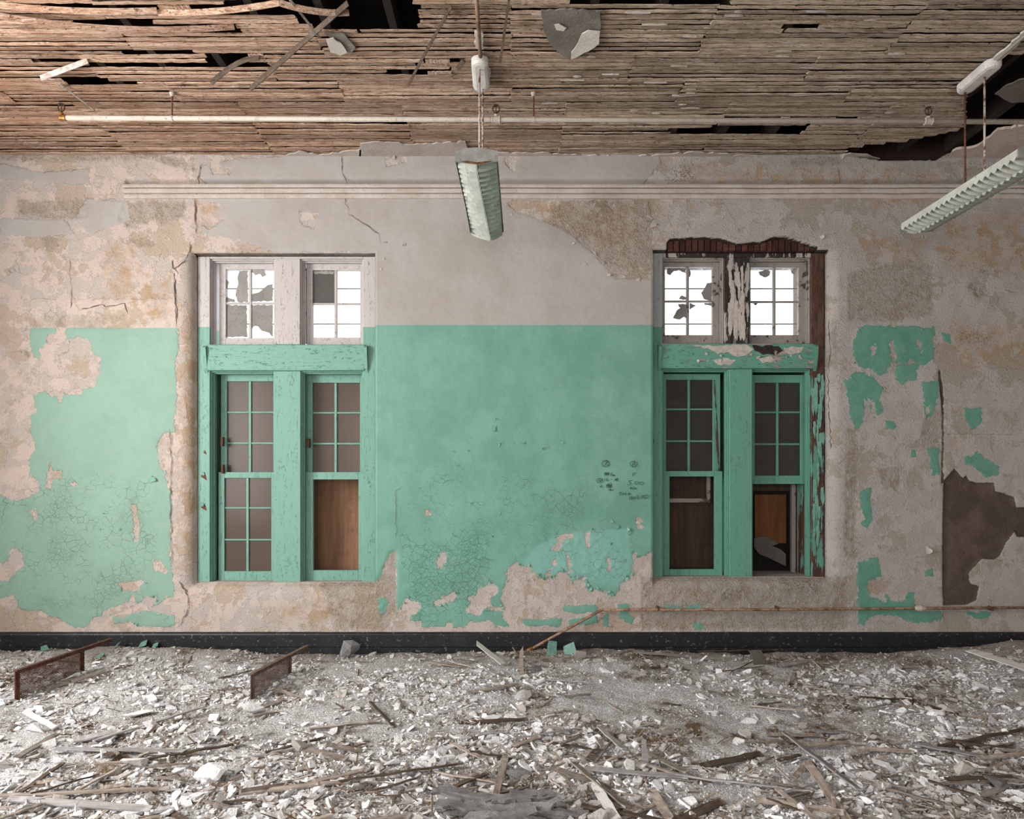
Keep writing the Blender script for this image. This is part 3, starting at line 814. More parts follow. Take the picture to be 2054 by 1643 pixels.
gcirc(640, 470, 92, 80); gp([(600, 420), (680, 400), (690, 450), (630, 470)]); gp([(690, 410), (640, 480), (605, 530)]); gp([(650, 490), (690, 520), (730, 480)])
gcirc(1300, 480, 85, 70); gp([(1270, 540), (1285, 440), (1320, 430), (1325, 530)]); gp([(1270, 490), (1330, 480)])
for k in range(4):
    gp([(600 + 5 * k, 690 + 18 * k), (730 - 6 * k, 680 + 18 * k)])
gp([(610, 690), (730, 740)]); gp([(765, 770), (770, 700), (800, 690)]); gp([(765, 730), (790, 725)]); gcirc(815, 745, 16, 16); gp([(830, 740), (855, 750), (835, 765)])
gcirc(498, 868, 72, 52); gp([(470, 850), (505, 890), (520, 830)]); gp([(510, 890), (560, 850)])
gp([(625, 820), (628, 870)]); gp([(650, 830), (685, 825), (655, 875), (720, 870)]); gp([(760, 850), (790, 840)]); gp([(860, 820), (850, 860), (890, 850)]); gp([(885, 810), (880, 880)]); gcirc(910, 855, 22, 18); gp([(930, 800), (905, 840)])
gp([(555, 970), (500, 1035)]); gp([(510, 1000), (580, 1035)])
gp([(680, 935), (780, 935), (770, 1040), (660, 1030), (655, 980), (760, 965)]); gcirc(715, 990, 40, 30); gp([(670, 1000), (770, 990)]); gp([(660, 950), (770, 1030)])
gcirc(735, 1085, 24, 20); gp([(760, 1070), (775, 1105), (825, 1075)])
gp([(1270, 860), (1180, 880), (1190, 920), (1240, 940), (1225, 975), (1150, 965)]); gp([(1278, 970), (1282, 974)]); gcirc(1362, 925, 44, 34); gcirc(1482, 935, 52, 32)
gp([(1210, 1070), (1240, 1020), (1250, 1075)]); gp([(1218, 1055), (1250, 1050)]); gp([(1270, 1085), (1310, 1010)]); gp([(1310, 1075), (1320, 1045), (1338, 1070), (1350, 1040), (1372, 1075)])
gp([(1278, 770), (1275, 700), (1350, 690)]); gp([(1276, 735), (1330, 728)])
gp([(945, 1155), (1020, 1145)]); gp([(980, 1150), (965, 1215)]); gp([(1020, 1165), (1010, 1210)]); gp([(1045, 1220), (1055, 1160), (1080, 1195), (1110, 1155), (1125, 1225)]); gp([(1170, 1190), (1215, 1180), (1205, 1160), (1175, 1170), (1175, 1205), (1220, 1205)])
gp([(1195, 1320), (1215, 1250), (1260, 1245), (1260, 1330)]); gp([(1205, 1290), (1260, 1285)]); gp([(1290, 1250), (1290, 1315)]); gp([(1335, 1240), (1335, 1310)]); gp([(1290, 1285), (1335, 1275)])
gp([(1425, 1215), (1380, 1225), (1390, 1300), (1440, 1290)]); gp([(1385, 1262), (1425, 1255)]); gp([(1470, 1300), (1490, 1220), (1525, 1215), (1525, 1295)]); gp([(1478, 1265), (1525, 1258)]); gp([(1560, 1210), (1570, 1300), (1640, 1265), (1630, 1215), (1560, 1205)])
g = MB()
for st in G:
    for p, q in zip(st[:-1], st[1:]):
        a, b = Vector((X(p[0]), -0.0100, Z(p[1]))), Vector((X(q[0]), -0.0100, Z(q[1])))
        if (a - b).length > 1e-4:
            g.beam(a, b, 0.0034, 0.0012, up=(0, 1, 0))
g.build('pencil_writing', M['pencil'], wall, label='pencilled notes reading 500 and TIME AHEAD')

# long cracks through the plaster
def crack(name, pts, w):
    c = MB(); P = []
    for (a, b) in zip(pts[:-1], pts[1:]):
        n = max(2, int(math.hypot(b[0] - a[0], b[1] - a[1]) / 7))
        for k in range(n):
            t = k / n
            P.append((a[0] + (b[0] - a[0]) * t + random.uniform(-2.2, 2.2), a[1] + (b[1] - a[1]) * t + random.uniform(-1.5, 1.5)))
    P.append(pts[-1])
    L, R = [], []
    for i, (px, py) in enumerate(P):
        ww = w * 0.7 * random.uniform(0.15, 1.2) * (0.2 if i in (0, len(P) - 1) else 1)
        q = P[min(i + 1, len(P) - 1)]; r = P[max(i - 1, 0)]
        dx, dy = q[0] - r[0], q[1] - r[1]; l = math.hypot(dx, dy) + 1e-6
        L.append((px - dy / l * ww / 2, py + dx / l * ww / 2)); R.append((px + dy / l * ww / 2, py - dx / l * ww / 2))
    vs = [(X(a), -0.0085, Z(b)) for a, b in L] + [(X(a), -0.0085, Z(b)) for a, b in R]
    n = len(P)
    c.add(vs, [(i, i + 1, n + i + 1, n + i) for i in range(n - 1)])
    c.build(name, M['crackm'], wall)


M['crackm'] = mat_simple('crack_gap', lin(92, 77, 66), lin(116, 98, 84), 40, rough=0.95)
for pts, w in [([(688, 312), (686, 345), (697, 372), (690, 395), (700, 430), (738, 455), (762, 470), (764, 490)], 2.2), ([(384, 480), (376, 520), (350, 540), (352, 580), (356, 640)], 3.0), ([(402, 330), (398, 372), (392, 410), (394, 470)], 3.5),
               ([(360, 1165), (375, 1190), (380, 1220), (362, 1255)], 3.5), ([(340, 860), (344, 920), (342, 1010), (346, 1130)], 2.2), ([(1680, 330), (1684, 360), (1682, 400)], 1.8), ([(1300, 400), (1305, 440), (1290, 470)], 2.2),
               ([(795, 1080), (794, 985), (806, 975)], 1.2), ([(140, 520), (144, 580), (142, 620)], 1.6), ([(160, 622), (205, 612), (212, 616), (252, 610), (258, 630)], 2.4),
               ([(345, 520), (350, 560), (352, 600), (354, 655)], 2.6), ([(1890, 1218), (1892, 1250)], 2.0), ([(2010, 580), (2040, 590)], 1.5), ([(1880, 870), (2040, 872)], 1.0), ([(1660, 640), (1664, 700), (1660, 760), (1665, 900)], 3.0)]:
    crack('crack', pts, w)

# curled paint flakes along the torn edges
def flake_mesh(name, mat, curl, seed):
    r = random.Random(seed); vs, fs = [], []
    nu, nv = 5, 4
    for i in range(nu):
        for j in range(nv):
            u, v = i / (nu - 1), j / (nv - 1)
            th = curl * u
            vs.append(((v - 0.5) * (0.12 + 0.95 * (1 - u) ** 0.7) * (1 + r.uniform(-0.3, 0.3)) + r.uniform(-0.08, 0.08), -math.sin(th) * u * 0.45 - 0.03, (u - 0.5) * math.cos(th * 0.5) + r.uniform(-0.06, 0.06)))
    for i in range(nu - 1):
        for j in range(nv - 1):
            a = i * nv + j
            fs.append((a, a + 1, a + nv + 1, a + nv))
    me = bpy.data.meshes.new(name); me.from_pydata(vs, [], fs); me.materials.append(mat)
    return me


FG = [flake_mesh('paint_flake', M['flake'], c, i) for i, c in enumerate((0.8, 1.3, 1.9, 1.0))]
FW = [flake_mesh('paint_flake', M['flake_w'], c, i + 9) for i, c in enumerate((0.7, 1.2, 1.8))]


def put_flake(px, py, s, me, y=-0.008, parent=wall, rot=None):
    o = link('paint_flake', me, parent, (X(px, y), y, Z(py, y)))
    if parent is not wall:
        o.location = Vector((X(px, y), y, Z(py, y))) - parent.location
    o.scale = (s * random.uniform(0.7, 1.3), s * random.uniform(0.6, 1.2), s * random.uniform(0.7, 1.3))
    o.rotation_euler = (random.uniform(-0.2, 0.2), (random.uniform(0, 6.28) if rot is None else rot), random.uniform(-0.2, 0.2))


def flakes_on(poly, n, s0, s1, mset):
    per = [(a, b) for a, b in zip(poly, poly[1:] + poly[:1])]
    for _ in range(n):
        a, b = random.choice(per); t = random.random()
        px, py = a[0] + (b[0] - a[0]) * t, a[1] + (b[1] - a[1]) * t
        if px < 0 or px > 2054 or py < 640:
            continue
        put_flake(px + random.uniform(-3, 3), py + random.uniform(-3, 3), random.uniform(s0, s1), random.choice(mset))


flakes_on(GREEN_ON[1][3:27], 46, 0.014, 0.032, FG)
for k in (10, 11, 12):
    flakes_on(GREEN_OFF[k], 5, 0.014, 0.030, FG)
flakes_on(LIGHT_ON[0][2:6], 8, 0.016, 0.034, FG)
for k in (7, 8, 9):
    flakes_on(GREEN_OFF[k], 4, 0.012, 0.022, FG)
flakes_on(GREEN_ON[10], 10, 0.014, 0.026, FG); flakes_on(GREEN_ON[12], 7, 0.014, 0.026, FG)
for px, py, s in [(990, 860, 0.05), (996, 842, 0.03), (1000, 892, 0.035), (1028, 888, 0.022), (1049, 888, 0.034), (1090, 900, 0.026), (1098, 898, 0.022), (1128, 888, 0.02), (910, 905, 0.022), (940, 905, 0.02), (918, 934, 0.026),
                  (1228, 1046, 0.03), (1238, 1056, 0.036), (1226, 1090, 0.03), (988, 1076, 0.018), (308, 962, 0.06), (208, 1030, 0.02), (240, 1062, 0.022), (200, 1062, 0.018)]:
    put_flake(px, py, s, random.choice(FG))
for px, py, s in [(810, 492, 0.03), (772, 486, 0.026), (770, 520, 0.02), (764, 540, 0.02), (1160, 482, 0.04), (1192, 508, 0.03), (1222, 552, 0.04), (1280, 560, 0.03), (1150, 488, 0.022), (1172, 530, 0.03), (780, 300, 0.045), (800, 292, 0.05), (790, 316, 0.03), (1230, 412, 0.03),
                  (1690, 312, 0.06), (1650, 475, 0.05), (1862, 1105, 0.06), (1025, 430, 0.02), (1040, 436, 0.02), (1300, 440, 0.06), (1310, 452, 0.05), (350, 545, 0.05)]:
    put_flake(px, py, s, random.choice(FW))

# ------------------------------------------------------------------ moulding, baseboard, room shell
prof = [(0.06, 3.979), (-0.030, 3.977), (-0.042, 3.970), (-0.044, 3.956), (-0.036, 3.946), (-0.012, 3.944), (-0.010, 3.938), (-0.032, 3.935), (-0.032, 3.912), (-0.026, 3.903), (-0.004, 3.901), (-0.003, 3.894), (-0.022, 3.890), (-0.022, 3.872), (-0.014, 3.862), (0.03, 3.857)]
xa = np.concatenate([[X(250)], np.arange(X(258), 5.1, 0.02)])
vv, ff = [], []
for i, x in enumerate(xa):
    for k, (yy_, zz_) in enumerate(prof):
        worn = max(0.0, float(fbm(np.array(x * 3.0), np.array(zz_ * 9.0), 3))) * (0.03 if x > 1.0 or x < X(405) else 0.006)
        sag = 0.006 * float(fbm(np.array(x * 0.6), np.array(2.0), 2))
        vv.append((x, yy_ + worn, zz_ + sag))
n = len(prof)
for i in range(len(xa) - 1):
    for k in range(n - 1):
        ff.append((i * n + k, i * n + k + 1, (i + 1) * n + k + 1, (i + 1) * n + k))
ff.append(tuple(range(n)))
MB().add(vv, ff).build('trim_1', M['trim'], origin=(0.6, 0, 3.93), kind='structure', label='cream plaster picture rail running above the windows')

bb = MB()
pb = [(0.02, -0.15), (-0.034, -0.15), (-0.034, 0.010), (-0.029, 0.014), (-0.034, 0.020), (-0.034, 0.118), (-0.028, 0.130), (-0.014, 0.138), (0.02, 0.140)]
bb.prism(pb, lambda a, b: (-5.1, a, b), lambda a, b: (5.1, a, b))
bb.build('baseboard_back', M['base'], origin=(0, 0, 0), kind='structure', label='black baseboard behind the rubble')

RX, RY = 5.1, -10.0
fl = MB().box(-RX - 0.3, RX + 0.3, RY - 0.3, 0.5, -0.30, -0.12)
fl.build('floor', M['slab'], kind='structure', label='floor buried under plaster rubble')


def wall_with_holes(name, axis, at, a0, a1, holes, th, label):
    """a straight wall with window holes, as boxes: axis 'x' = wall at x=at spanning y a0..a1"""
    b = MB(); zt = 4.6

    def put(u0, u1, z0, z1):
        if axis == 'x':
            b.box(min(at, at + th), max(at, at + th), u0, u1, z0, z1)
        else:
            b.box(u0, u1, min(at, at + th), max(at, at + th), z0, z1)
    u = a0
    for (h0, h1, z0, z1) in holes:
        put(u, h0, -0.2, zt); put(h0, h1, -0.2, z0); put(h0, h1, z1, zt); u = h1
    put(u, a1, -0.2, zt)
    return b.build(name, M['shell'], kind='structure', label=label)


wall_with_holes('wall_left', 'x', -RX, RY, 0.0, [(-7.9, -5.9, 0.7, 3.4), (-4.55, -2.25, 1.05, 3.85)], -0.3, 'side wall with tall windows letting in daylight')
wall_with_holes('wall_right', 'x', RX, RY, 0.0, [], 0.3, 'plain side wall opposite the daylight')
wall_with_holes('wall_rear', 'y', RY, -RX, RX, [(-3.6, 2.0, 0.7, 3.4)], -0.3, 'rear wall with a wide opening added for ambient light')

# ------------------------------------------------------------------ windows
def poly_plate(poly_px, y, th, name, mat, parent, amp=1.2, step=5, **props):
    pts = jag(poly_px, amp, step)
    return MB().prism(pts, lambda a, b: (X(a, y), y, Z(b, y)), lambda a, b: (X(a, y), y + th, Z(b, y))).build(name, mat, parent, **props)


def sash(win, o, g, y, cols, rows, mat, gmat, name='sash', th=0.04, panes=True, pane_mats=None, bar=0.011):
    """o: outer rect px (x0,x1,y0,y1), g: glass rect px; cols/rows: muntin px positions"""
    ox0, ox1, oz1, oz0 = X(o[0], y), X(o[1], y), Z(o[2], y), Z(o[3], y)
    gx0, gx1, gz1, gz0 = X(g[0], y), X(g[1], y), Z(g[2], y), Z(g[3], y)
    b = MB()
    b.box(ox0, gx0, y, y + th, oz0, oz1).box(gx1, ox1, y, y + th, oz0, oz1)
    b.box(gx0, gx1, y, y + th, oz0, gz0).box(gx0, gx1, y, y + th, gz1, oz1)
    s = b.build(name, mat, win, bevel=0.0025)
    cx = [X(c, y) for c in cols]; rz = [Z(r, y) for r in rows]
    for c in cx:
        MB().box(c - bar, c + bar, y + 0.004, y + th - 0.004, gz0, gz1).build('muntin', mat, s, bevel=0.003)
    xs = [gx0] + cx + [gx1]; zs = [gz1] + rz + [gz0]
    for r in rz:
        for a, c in zip(xs[:-1], xs[1:]):
            MB().box(a + (bar if a != gx0 else 0), c - (bar if c != gx1 else 0), y + 0.006, y + th - 0.006, r - bar * 0.7, r + bar * 0.7).build('muntin', mat, s, bevel=0.003)
    if panes:
        k = 0
        for j in range(len(zs) - 1):
            for i in range(len(xs) - 1):
                gm = (pane_mats or {}).get((j, i), gmat)
                if gm is not None:
                    MB().box(xs[i], xs[i + 1], y + 0.018, y + 0.021, zs[j + 1], zs[j]).build('pane', gm, s)
                k += 1
    return s


def stops(b, x0, x1, z0, z1, ya=0.115, yb=0.19, w=0.020, sides='lrt'):
    """two-step bead round a bay"""
    for k, (d0, d1, ww) in enumerate(((ya, ya + 0.03, w * 0.5), (ya + 0.03, yb, w))):
        if 'l' in sides:
            b.box(x0, x0 + ww, d0, d1, z0, z1)
        if 'r' in sides:
            b.box(x1 - ww, x1, d0, d1, z0, z1)
        if 't' in sides:
            b.box(x0 + ww, x1 - ww, d0, d1, z1 - ww, z1)


YF, YS = 0.095, 0.19


def window(idx, op, jl, ml, mr, jr, mlo, head, tt, tb, mats, label):
    x0, x1, z0, z1 = op
    w = empty('window_%d' % idx, ((x0 + x1) / 2, YF, z0), kind='structure', label=label)
    ax0, ax1 = x0 + 0.002, x1 - 0.002
    zt, zb = Z(tt, YF), Z(tb, YF)
    zh = Z(head, YF)
    jlx, mlx, mrx, jrx = X(jl, YF), X(ml, YF), X(mr, YF), X(jr, YF)
    MB().box(ax0, jlx, YF, 0.49, z0 + 0.006, z1 - 0.002).build('jamb', mats['jl'], w, bevel=0.004)
    MB().box(jrx, ax1, YF, 0.49, z0 + 0.006, z1 - 0.002).build('jamb', mats['jr'], w, bevel=0.004)
    MB().box(jlx, jrx, YF, 0.49, zh, z1 - 0.002).build('head', mats['head'], w, bevel=0.004)
    MB().box(ax0, ax1, YF + 0.002, 0.49, z0 + 0.0005, z0 + 0.006).build('sill', mats['sill'], w)
    MB().box(mlx, mrx, YF, YS - 0.004, zt, zh).build('mullion', mats['mu'], w, bevel=0.004)
    MB().box(X(mlo[0], YF), X(mlo[1], YF), YF, YS - 0.004, z0 + 0.006, zb).build('mullion', mats['ml'], w, bevel=0.004)
    MB().box((mlx + mrx) / 2 - 0.03, (mlx + mrx) / 2 + 0.03, YS + 0.0, 0.48, z0 + 0.006, zh).build('mullion_core', mats['ml'], w)
    MB().box(jlx - 0.02, jrx + 0.02, YF - 0.022, 0.49, zb, zt).build('transom_bar', mats['tr'], w, bevel=0.006)
    for xe in (jlx - 0.03, jrx + 0.03):                       # scrolled ends of the transom bar
        pr = [(-0.024, zt - 0.01), (-0.05, zt - 0.03), (-0.045, zt - 0.08), (-0.02, zb + 0.02), (0.0, zb - 0.02), (0.02, zb - 0.02), (0.02, zt - 0.01)]
        MB().prism(pr, lambda a, b: (xe - 0.014, YF + a, b), lambda a, b: (xe + 0.014, YF + a, b)).build('transom_end', mats['jl'], w)
    for (a, c, lo, hi, m) in ((jlx, mlx, zt, zh, mats['su']), (mrx, jrx, zt, zh, mats['su']), (jlx, X(mlo[0], YF), z0 + 0.006, zb, mats['sl']), (X(mlo[1], YF), jrx, z0 + 0.006, zb, mats['sl'])):
        b = MB(); stops(b, a, c, lo, hi); b.build('stop_bead', m, w, bevel=0.002)
    return w


w1 = window(1, OPEN[0], 421, 550, 602, 728, (549, 603), 519, 692, 744,
            dict(jl=M['green_up'], jr=M['green_up'], head=M['white_wood'], sill=M['trim'], mu=M['mull1'], ml=M['green_wood'], tr=M['green_woodx'], su=M['white_wood'], sl=M['green_wood']),
            'tall window with intact green paint and white upper sashes')
GP = M['glass_up']
s1 = sash(w1, (440, 566, 529, 693), (453, 549, 540, 678), YS, [501], [608], M['white_wood'], GP)
s2 = sash(w1, (615, 737, 529, 693), (627, 722, 542, 677), YS, [673], [609], M['white_wood'], GP, pane_mats={(0, 0): M['glass_dim']})
s3 = sash(w1, (443, 566, 750, 957), (455, 548, 765, 949), YS + 0.045, [501], [827, 889], M['green_wood'], M['glass_low'])
s4 = sash(w1, (438, 562, 947, 1168), (450, 544, 959, 1146), YS, [496], [1019, 1083], M['green_wood'], M['glass_low'])
s5 = sash(w1, (613, 737, 750, 957), (627, 722, 768, 949), YS + 0.045, [673], [828, 890], M['green_wood'], M['glass_low'])
s6 = sash(w1, (612, 735, 947, 1168), (628, 719, 962, 1144), YS, [], [], M['green_wood'], M['glass_low'], panes=False)

w2 = window(2, OPEN[1], 1329, 1453, 1504, 1627, (1463, 1509), 516, 690, 740,
            dict(jl=M['jamb2'], jr=M['bare_peel'], head=M['mull2_up'], sill=M['trim'], mu=M['mull2_up'], ml=M['green_wood2'], tr=M['green_peel'], su=M['old_white'], sl=M['green_wood2']),
            'tall window with rotten peeling frame under bare bricks')
t1 = sash(w2, (1322, 1442, 523, 690), (1334, 1429, 535, 672), YS, [1380], [604], M['old_white'], GP)
t2 = sash(w2, (1492, 1618, 523, 690), (1506, 1602, 536, 672), YS, [1554], [605], M['old_white'], GP)
t3 = sash(w2, (1324, 1445, 750, 956), (1336, 1430, 762, 946), YS + 0.045, [1382], [821, 885], M['green_wood2'], M['glass_dark'])
t4 = sash(w2, (1326, 1449, 945, 1160), (1343, 1434, 956, 1142), YS, [], [], M['green_wood2'], None, panes=False)
t5 = sash(w2, (1500, 1620, 752, 971), (1514, 1606, 768, 954), YS + 0.045, [1560], [827, 891], M['green_wood2'], M['glass_dark'])

# outer storm frames in front of the daylight
for w, bays in ((w1, ((440, 560), (613, 735))), (w2, ((1324, 1445), (1494, 1616)))):
    for a, b in bays:
        y = 0.40; m = MB()
        for py in (579, 650):
            m.box(X(a, y), X(b, y), y, y + 0.012, Z(py + 1.2, y), Z(py - 1.2, y))
        m.box(X(a, y), X(a + 6, y), y, y + 0.02, Z(690, y), Z(525, y)).box(X(b - 6, y), X(b, y), y, y + 0.02, Z(690, y), Z(525, y))
        m.build('storm_frame', M['old_white'], w)

# scraps of grey paint still stuck on the upper panes
FILM = [
    (s1, [(480, 544), (497, 542), (498, 606), (477, 606), (472, 590), (478, 570), (476, 556)]), (s1, [(504, 542), (530, 541), (534, 552), (526, 556), (522, 550), (512, 552), (505, 546)]),
    (s1, [(505, 590), (520, 586), (536, 572), (547, 570), (547, 604), (506, 605)]), (s1, [(453, 560), (460, 566), (456, 580), (453, 578)]), (s1, [(455, 596), (470, 600), (472, 606), (454, 606)]),
    (s1, [(454, 612), (495, 612), (496, 676), (453, 676)]), (s1, [(505, 612), (547, 612), (547, 676), (540, 668), (525, 664), (518, 655), (510, 654), (505, 660)]),
    (t1, [(1338, 538), (1375, 538), (1376, 548), (1368, 546), (1364, 543), (1352, 544), (1348, 548), (1344, 552), (1338, 550)]), (t1, [(1382, 538), (1386, 548), (1384, 556), (1382, 556)]), (t1, [(1418, 568), (1428, 566), (1428, 604), (1412, 600), (1406, 588), (1412, 580)]), (t1, [(1362, 600), (1368, 592), (1376, 596), (1378, 602)]),
    (t1, [(1360, 610), (1378, 610), (1378, 640), (1372, 636), (1364, 641), (1350, 638), (1358, 622), (1364, 618)]), (t1, [(1383, 608), (1396, 612), (1388, 618), (1383, 622)]), (t1, [(1412, 608), (1428, 608), (1428, 614), (1414, 612)]),
    (t2, [(1522, 545), (1534, 541), (1546, 544), (1544, 552), (1534, 557), (1524, 552)]), (t2, [(1586, 542), (1596, 541), (1594, 552), (1588, 548)]), (t2, [(1508, 608), (1520, 608), (1516, 613)]),
    (s2, [(628, 544), (671, 544), (668, 550), (640, 549), (630, 550)]),
]
for par, p in FILM:
    poly_plate(p, YS + 0.0155, 0.002, 'paint_scrap', M['film'], par, 1.0, 4)

# boarding outside the lower lights
def board(name, px0, px1, py0, py1, y, mat, label, th=0.018):
    return MB().box(X(px0, y), X(px1, y), y, y + th, Z(py1, y), Z(py0, y)).build(name, mat, None, origin=(X((px0 + px1) / 2, y), y, Z(py1, y)), bevel=0.002, label=label, category='board', group='boards behind the lower lights')


board('plywood_board', 437, 572, 720, 1157, 0.44, M['ply'], 'brown plywood board behind the twelve-pane lights of the green window')
board('plywood_board', 592, 728, 720, 1157, 0.44, M['ply'], 'brown plywood board behind the light with an empty lower sash')
board('plywood_board', 1328, 1462, 718, 1140, 0.455, M['ply_dim'], 'dim brown board behind the lights beside the notes')
board('plywood_board', 1480, 1614, 718, 985, 0.455, M['ply_dim'], 'dark upper board behind the window with no lower sash')
board('plywood_sheet', 1514, 1577, 992, 1090, 0.44, M['ply_orange'], 'orange plywood panel seen through the opening with no sash')
MB().prism([(1513, 1081), (1524, 1077), (1537, 1077), (1551, 1084), (1562, 1091), (1549, 1095), (1566, 1102), (1577, 1112), (1577, 1136), (1560, 1128), (1540, 1118), (1524, 1112), (1513, 1098)], lambda a, b: (X(a, 0.40), 0.40 + (b - 1074) * 0.0002, Z(b, 0.40)), lambda a, b: (X(a, 0.42), 0.424, Z(b, 0.42))).build(
    'crumpled_sheet', M['sheet'], None, origin=(X(1545, 0.4), 0.41, Z(1142, 0.4)), label='pale crumpled sheet leaning below the orange plywood', category='sheet')
for (x0, x1, z0, z1), w, tbz in ((OPEN[0], w1, 744), (OPEN[1], w2, 740)):
    MB().box(x0 + 0.003, x1 - 0.003, 0.478, 0.492, z0 + 0.002, Z(tbz - 20, 0.48)).build('sky_block_backing', M['deck'], w)  # added dark backing that seals sky light out of the lower bays
# outer frame posts visible through the empty openings
m = MB(); y = 0.37
m.box(X(1588, y), X(1596, y), y, y + 0.04, OPEN[1][2] + 0.007, Z(972, y)).box(X(1600, y), X(1604, y), y, y + 0.03, OPEN[1][2] + 0.007, Z(972, y))
m.build('outer_post', M['old_white'], w2)
m = MB(); y = 0.36
m.box(X(1343, y), X(1425, y), y, y + 0.03, Z(1008, y), Z(1000, y)).box(X(1418, y), X(1425, y), y, y + 0.03, Z(1000, y), Z(950, y)).box(X(1340, y), X(1432, y), y, y + 0.03, Z(812, y), Z(805, y))
m.build('outer_rail', M['old_white'], w2)
MB().beam((X(1433, 0.15), 0.16, Z(762, 0.15)), (X(1443, 0.15), 0.17, Z(945, 0.15)), 0.02, 0.015).build('loose_bead', M['bare_peel'], w2)
# sash locks
for w, px, py in ((w1, 446, 885), (w1, 447, 940), (w1, 619, 888)):
    MB().box(X(px - 2.5, 0.18), X(px + 2.5, 0.18), 0.165, 0.20, Z(py + 10, 0.18), Z(py - 8, 0.18)).build('sash_block', M['rust'], w, bevel=0.003)
# torn paint curls on both frames
for px, py, k in [(411, 908, 0.7), (409, 956, 1.3), (409, 1018, 1.2)]:
    poly_plate([(px - 5 * k, py), (px - 1 * k, py - 7 * k), (px + 3 * k, py - 2 * k), (px + 5 * k, py + 6 * k), (px, py + 3 * k)], YF - 0.0015, 0.002, 'bare_spot', M['rust'], w1, 0.6, 5)
    put_flake(px - 2, py - 5 * k, 0.022 * k, FG[1], YF - 0.005, w1)
for poly, mt, dy in [([(1392, 693), (1500, 692), (1512, 700), (1498, 712), (1480, 716), (1462, 706), (1440, 710), (1420, 699)], 'flake_w', 0.0025), ([(1508, 693), (1562, 694), (1570, 704), (1556, 713), (1530, 711), (1514, 703)], 'jamb_dark', 0.003),
                     ([(1430, 724), (1452, 718), (1476, 722), (1464, 733), (1440, 731)], 'flake_w', 0.0025), ([(1572, 697), (1612, 695), (1606, 707), (1586, 712), (1574, 706)], 'flake_w', 0.0025), ([(1520, 718), (1548, 716), (1556, 726), (1530, 728)], 'flake_w', 0.0025)]:
    poly_plate(poly, YF - 0.022 - dy, 0.003, 'torn_paint', M[mt], w2, 2.2, 7)
for _ in range(16):
    put_flake(random.uniform(1395, 1605), random.uniform(700, 730), random.uniform(0.016, 0.034), random.choice(FW), YF - 0.028, w2)
for _ in range(26):
    px, py = random.uniform(1464, 1494), random.uniform(535, 660); L_ = random.uniform(25, 75); w_ = random.uniform(4, 11); py = min(py, 684 - L_)
    poly_plate([(px - w_ / 2, py), (px + w_ * 0.2, py - 3), (px + w_ / 2, py + L_ * 0.3), (px + w_ * 0.4, py + L_ * 0.8), (px, py + L_), (px - w_ * 0.4, py + L_ * 0.7)], YF - random.uniform(0.004, 0.012), 0.0022, 'paint_strip', M['flake_w'], w2, 1.3, 6)
for _ in range(30):
    px, py = random.uniform(1631, 1651), random.uniform(748, 1100); L_ = random.uniform(14, 60); w_ = random.uniform(3, 8)
    poly_plate([(px - w_ / 2, py), (px + w_ * 0.3, py - 2), (px + w_ / 2, py + L_ * 0.4), (px + w_ * 0.3, py + L_ * 0.8), (px, py + L_), (px - w_ * 0.5, py + L_ * 0.6)], YF - random.uniform(0.003, 0.008), 0.002, 'paint_strip', M['flake'], w2, 1.2, 6)

# ------------------------------------------------------------------ lath ceiling
ceil = empty('ceiling', (0, -1.2, ZC), kind='structure', label='exposed wooden lath ceiling with black holes')
HOLES = [[(75, 11), (310, 14), (340, 24), (95, 28)], [(126, 57), (147, 44), (290, 44), (470, 54), (486, 66), (436, 70), (300, 59)], [(335, 22), (460, 3), (470, -8), (700, -8), (705, 62), (600, 52), (585, 29), (460, 29)],
         [(600, -8), (800, -8), (838, 12), (838, 20), (770, 20), (775, 58), (720, 63), (640, 60)], [(770, 20), (838, 20), (838, 56), (775, 58)], [(203, 101), (382, 101), (386, 111), (260, 110)], [(405, 108), (500, 110), (480, 131), (410, 131)],
         [(58, 117), (146, 117), (140, 127), (68, 127)], [(190, 129), (510, 129), (510, 136), (205, 138)], [(120, 160), (215, 160), (216, 169), (130, 169)], [(228, 164), (293, 164), (240, 174)],
         [(1565, 53), (1664, 50), (1570, 63)], [(1340, 261), (1450, 254), (1625, 250), (1605, 268), (1340, 270)], [(1740, 290), (1800, 286), (1880, 272), (1945, 255), (1950, 330), (1760, 330), (1690, 304)],
         [(1935, 172), (1975, 150), (2070, 95), (2120, 60), (2120, 330), (1970, 320), (1930, 262)], [(1100, -10), (1470, -10), (1465, 10), (1100, 4)], [(800, 128), (850, 122), (840, 131)], [(770, 143), (858, 144), (858, 149), (772, 148)], [(880, 118), (930, 116), (930, 124)],
         [(1650, 240), (1720, 236), (1700, 248)]]
HW = [[CP(a, b) for a, b in h] for h in HOLES]


def lath_mesh(name, seed, mat, w=0.0365, th=0.007, seg=18, wav=0.004):
    r = random.Random(seed); vs, fs = [], []
    for i in range(seg + 1):
        t = i / seg - 0.5
        e = r.uniform(-0.006, 0.006)
        y0, y1 = -w / 2 + r.uniform(-0.06, 0.06) * w, w / 2 + r.uniform(-0.06, 0.06) * w
        z = r.uniform(-wav, wav) * 0.5
        end = i in (0, seg)
        for (yy_, zz_) in ((y0, z), (y1, z), (y1, z + th), (y0, z + th)):
            vs.append((t + (r.uniform(-0.012, 0.012) if end else 0), yy_, zz_))
    for i in range(seg):
        a = i * 4
        for k in range(4):
            fs.append((a + k, a + (k + 1) % 4, a + 4 + (k + 1) % 4, a + 4 + k))
    fs += [(3, 2, 1, 0), (seg * 4, seg * 4 + 1, seg * 4 + 2, seg * 4 + 3)]
    me = bpy.data.meshes.new(name); me.from_pydata(vs, [], fs); me.materials.append(mat)
    return me


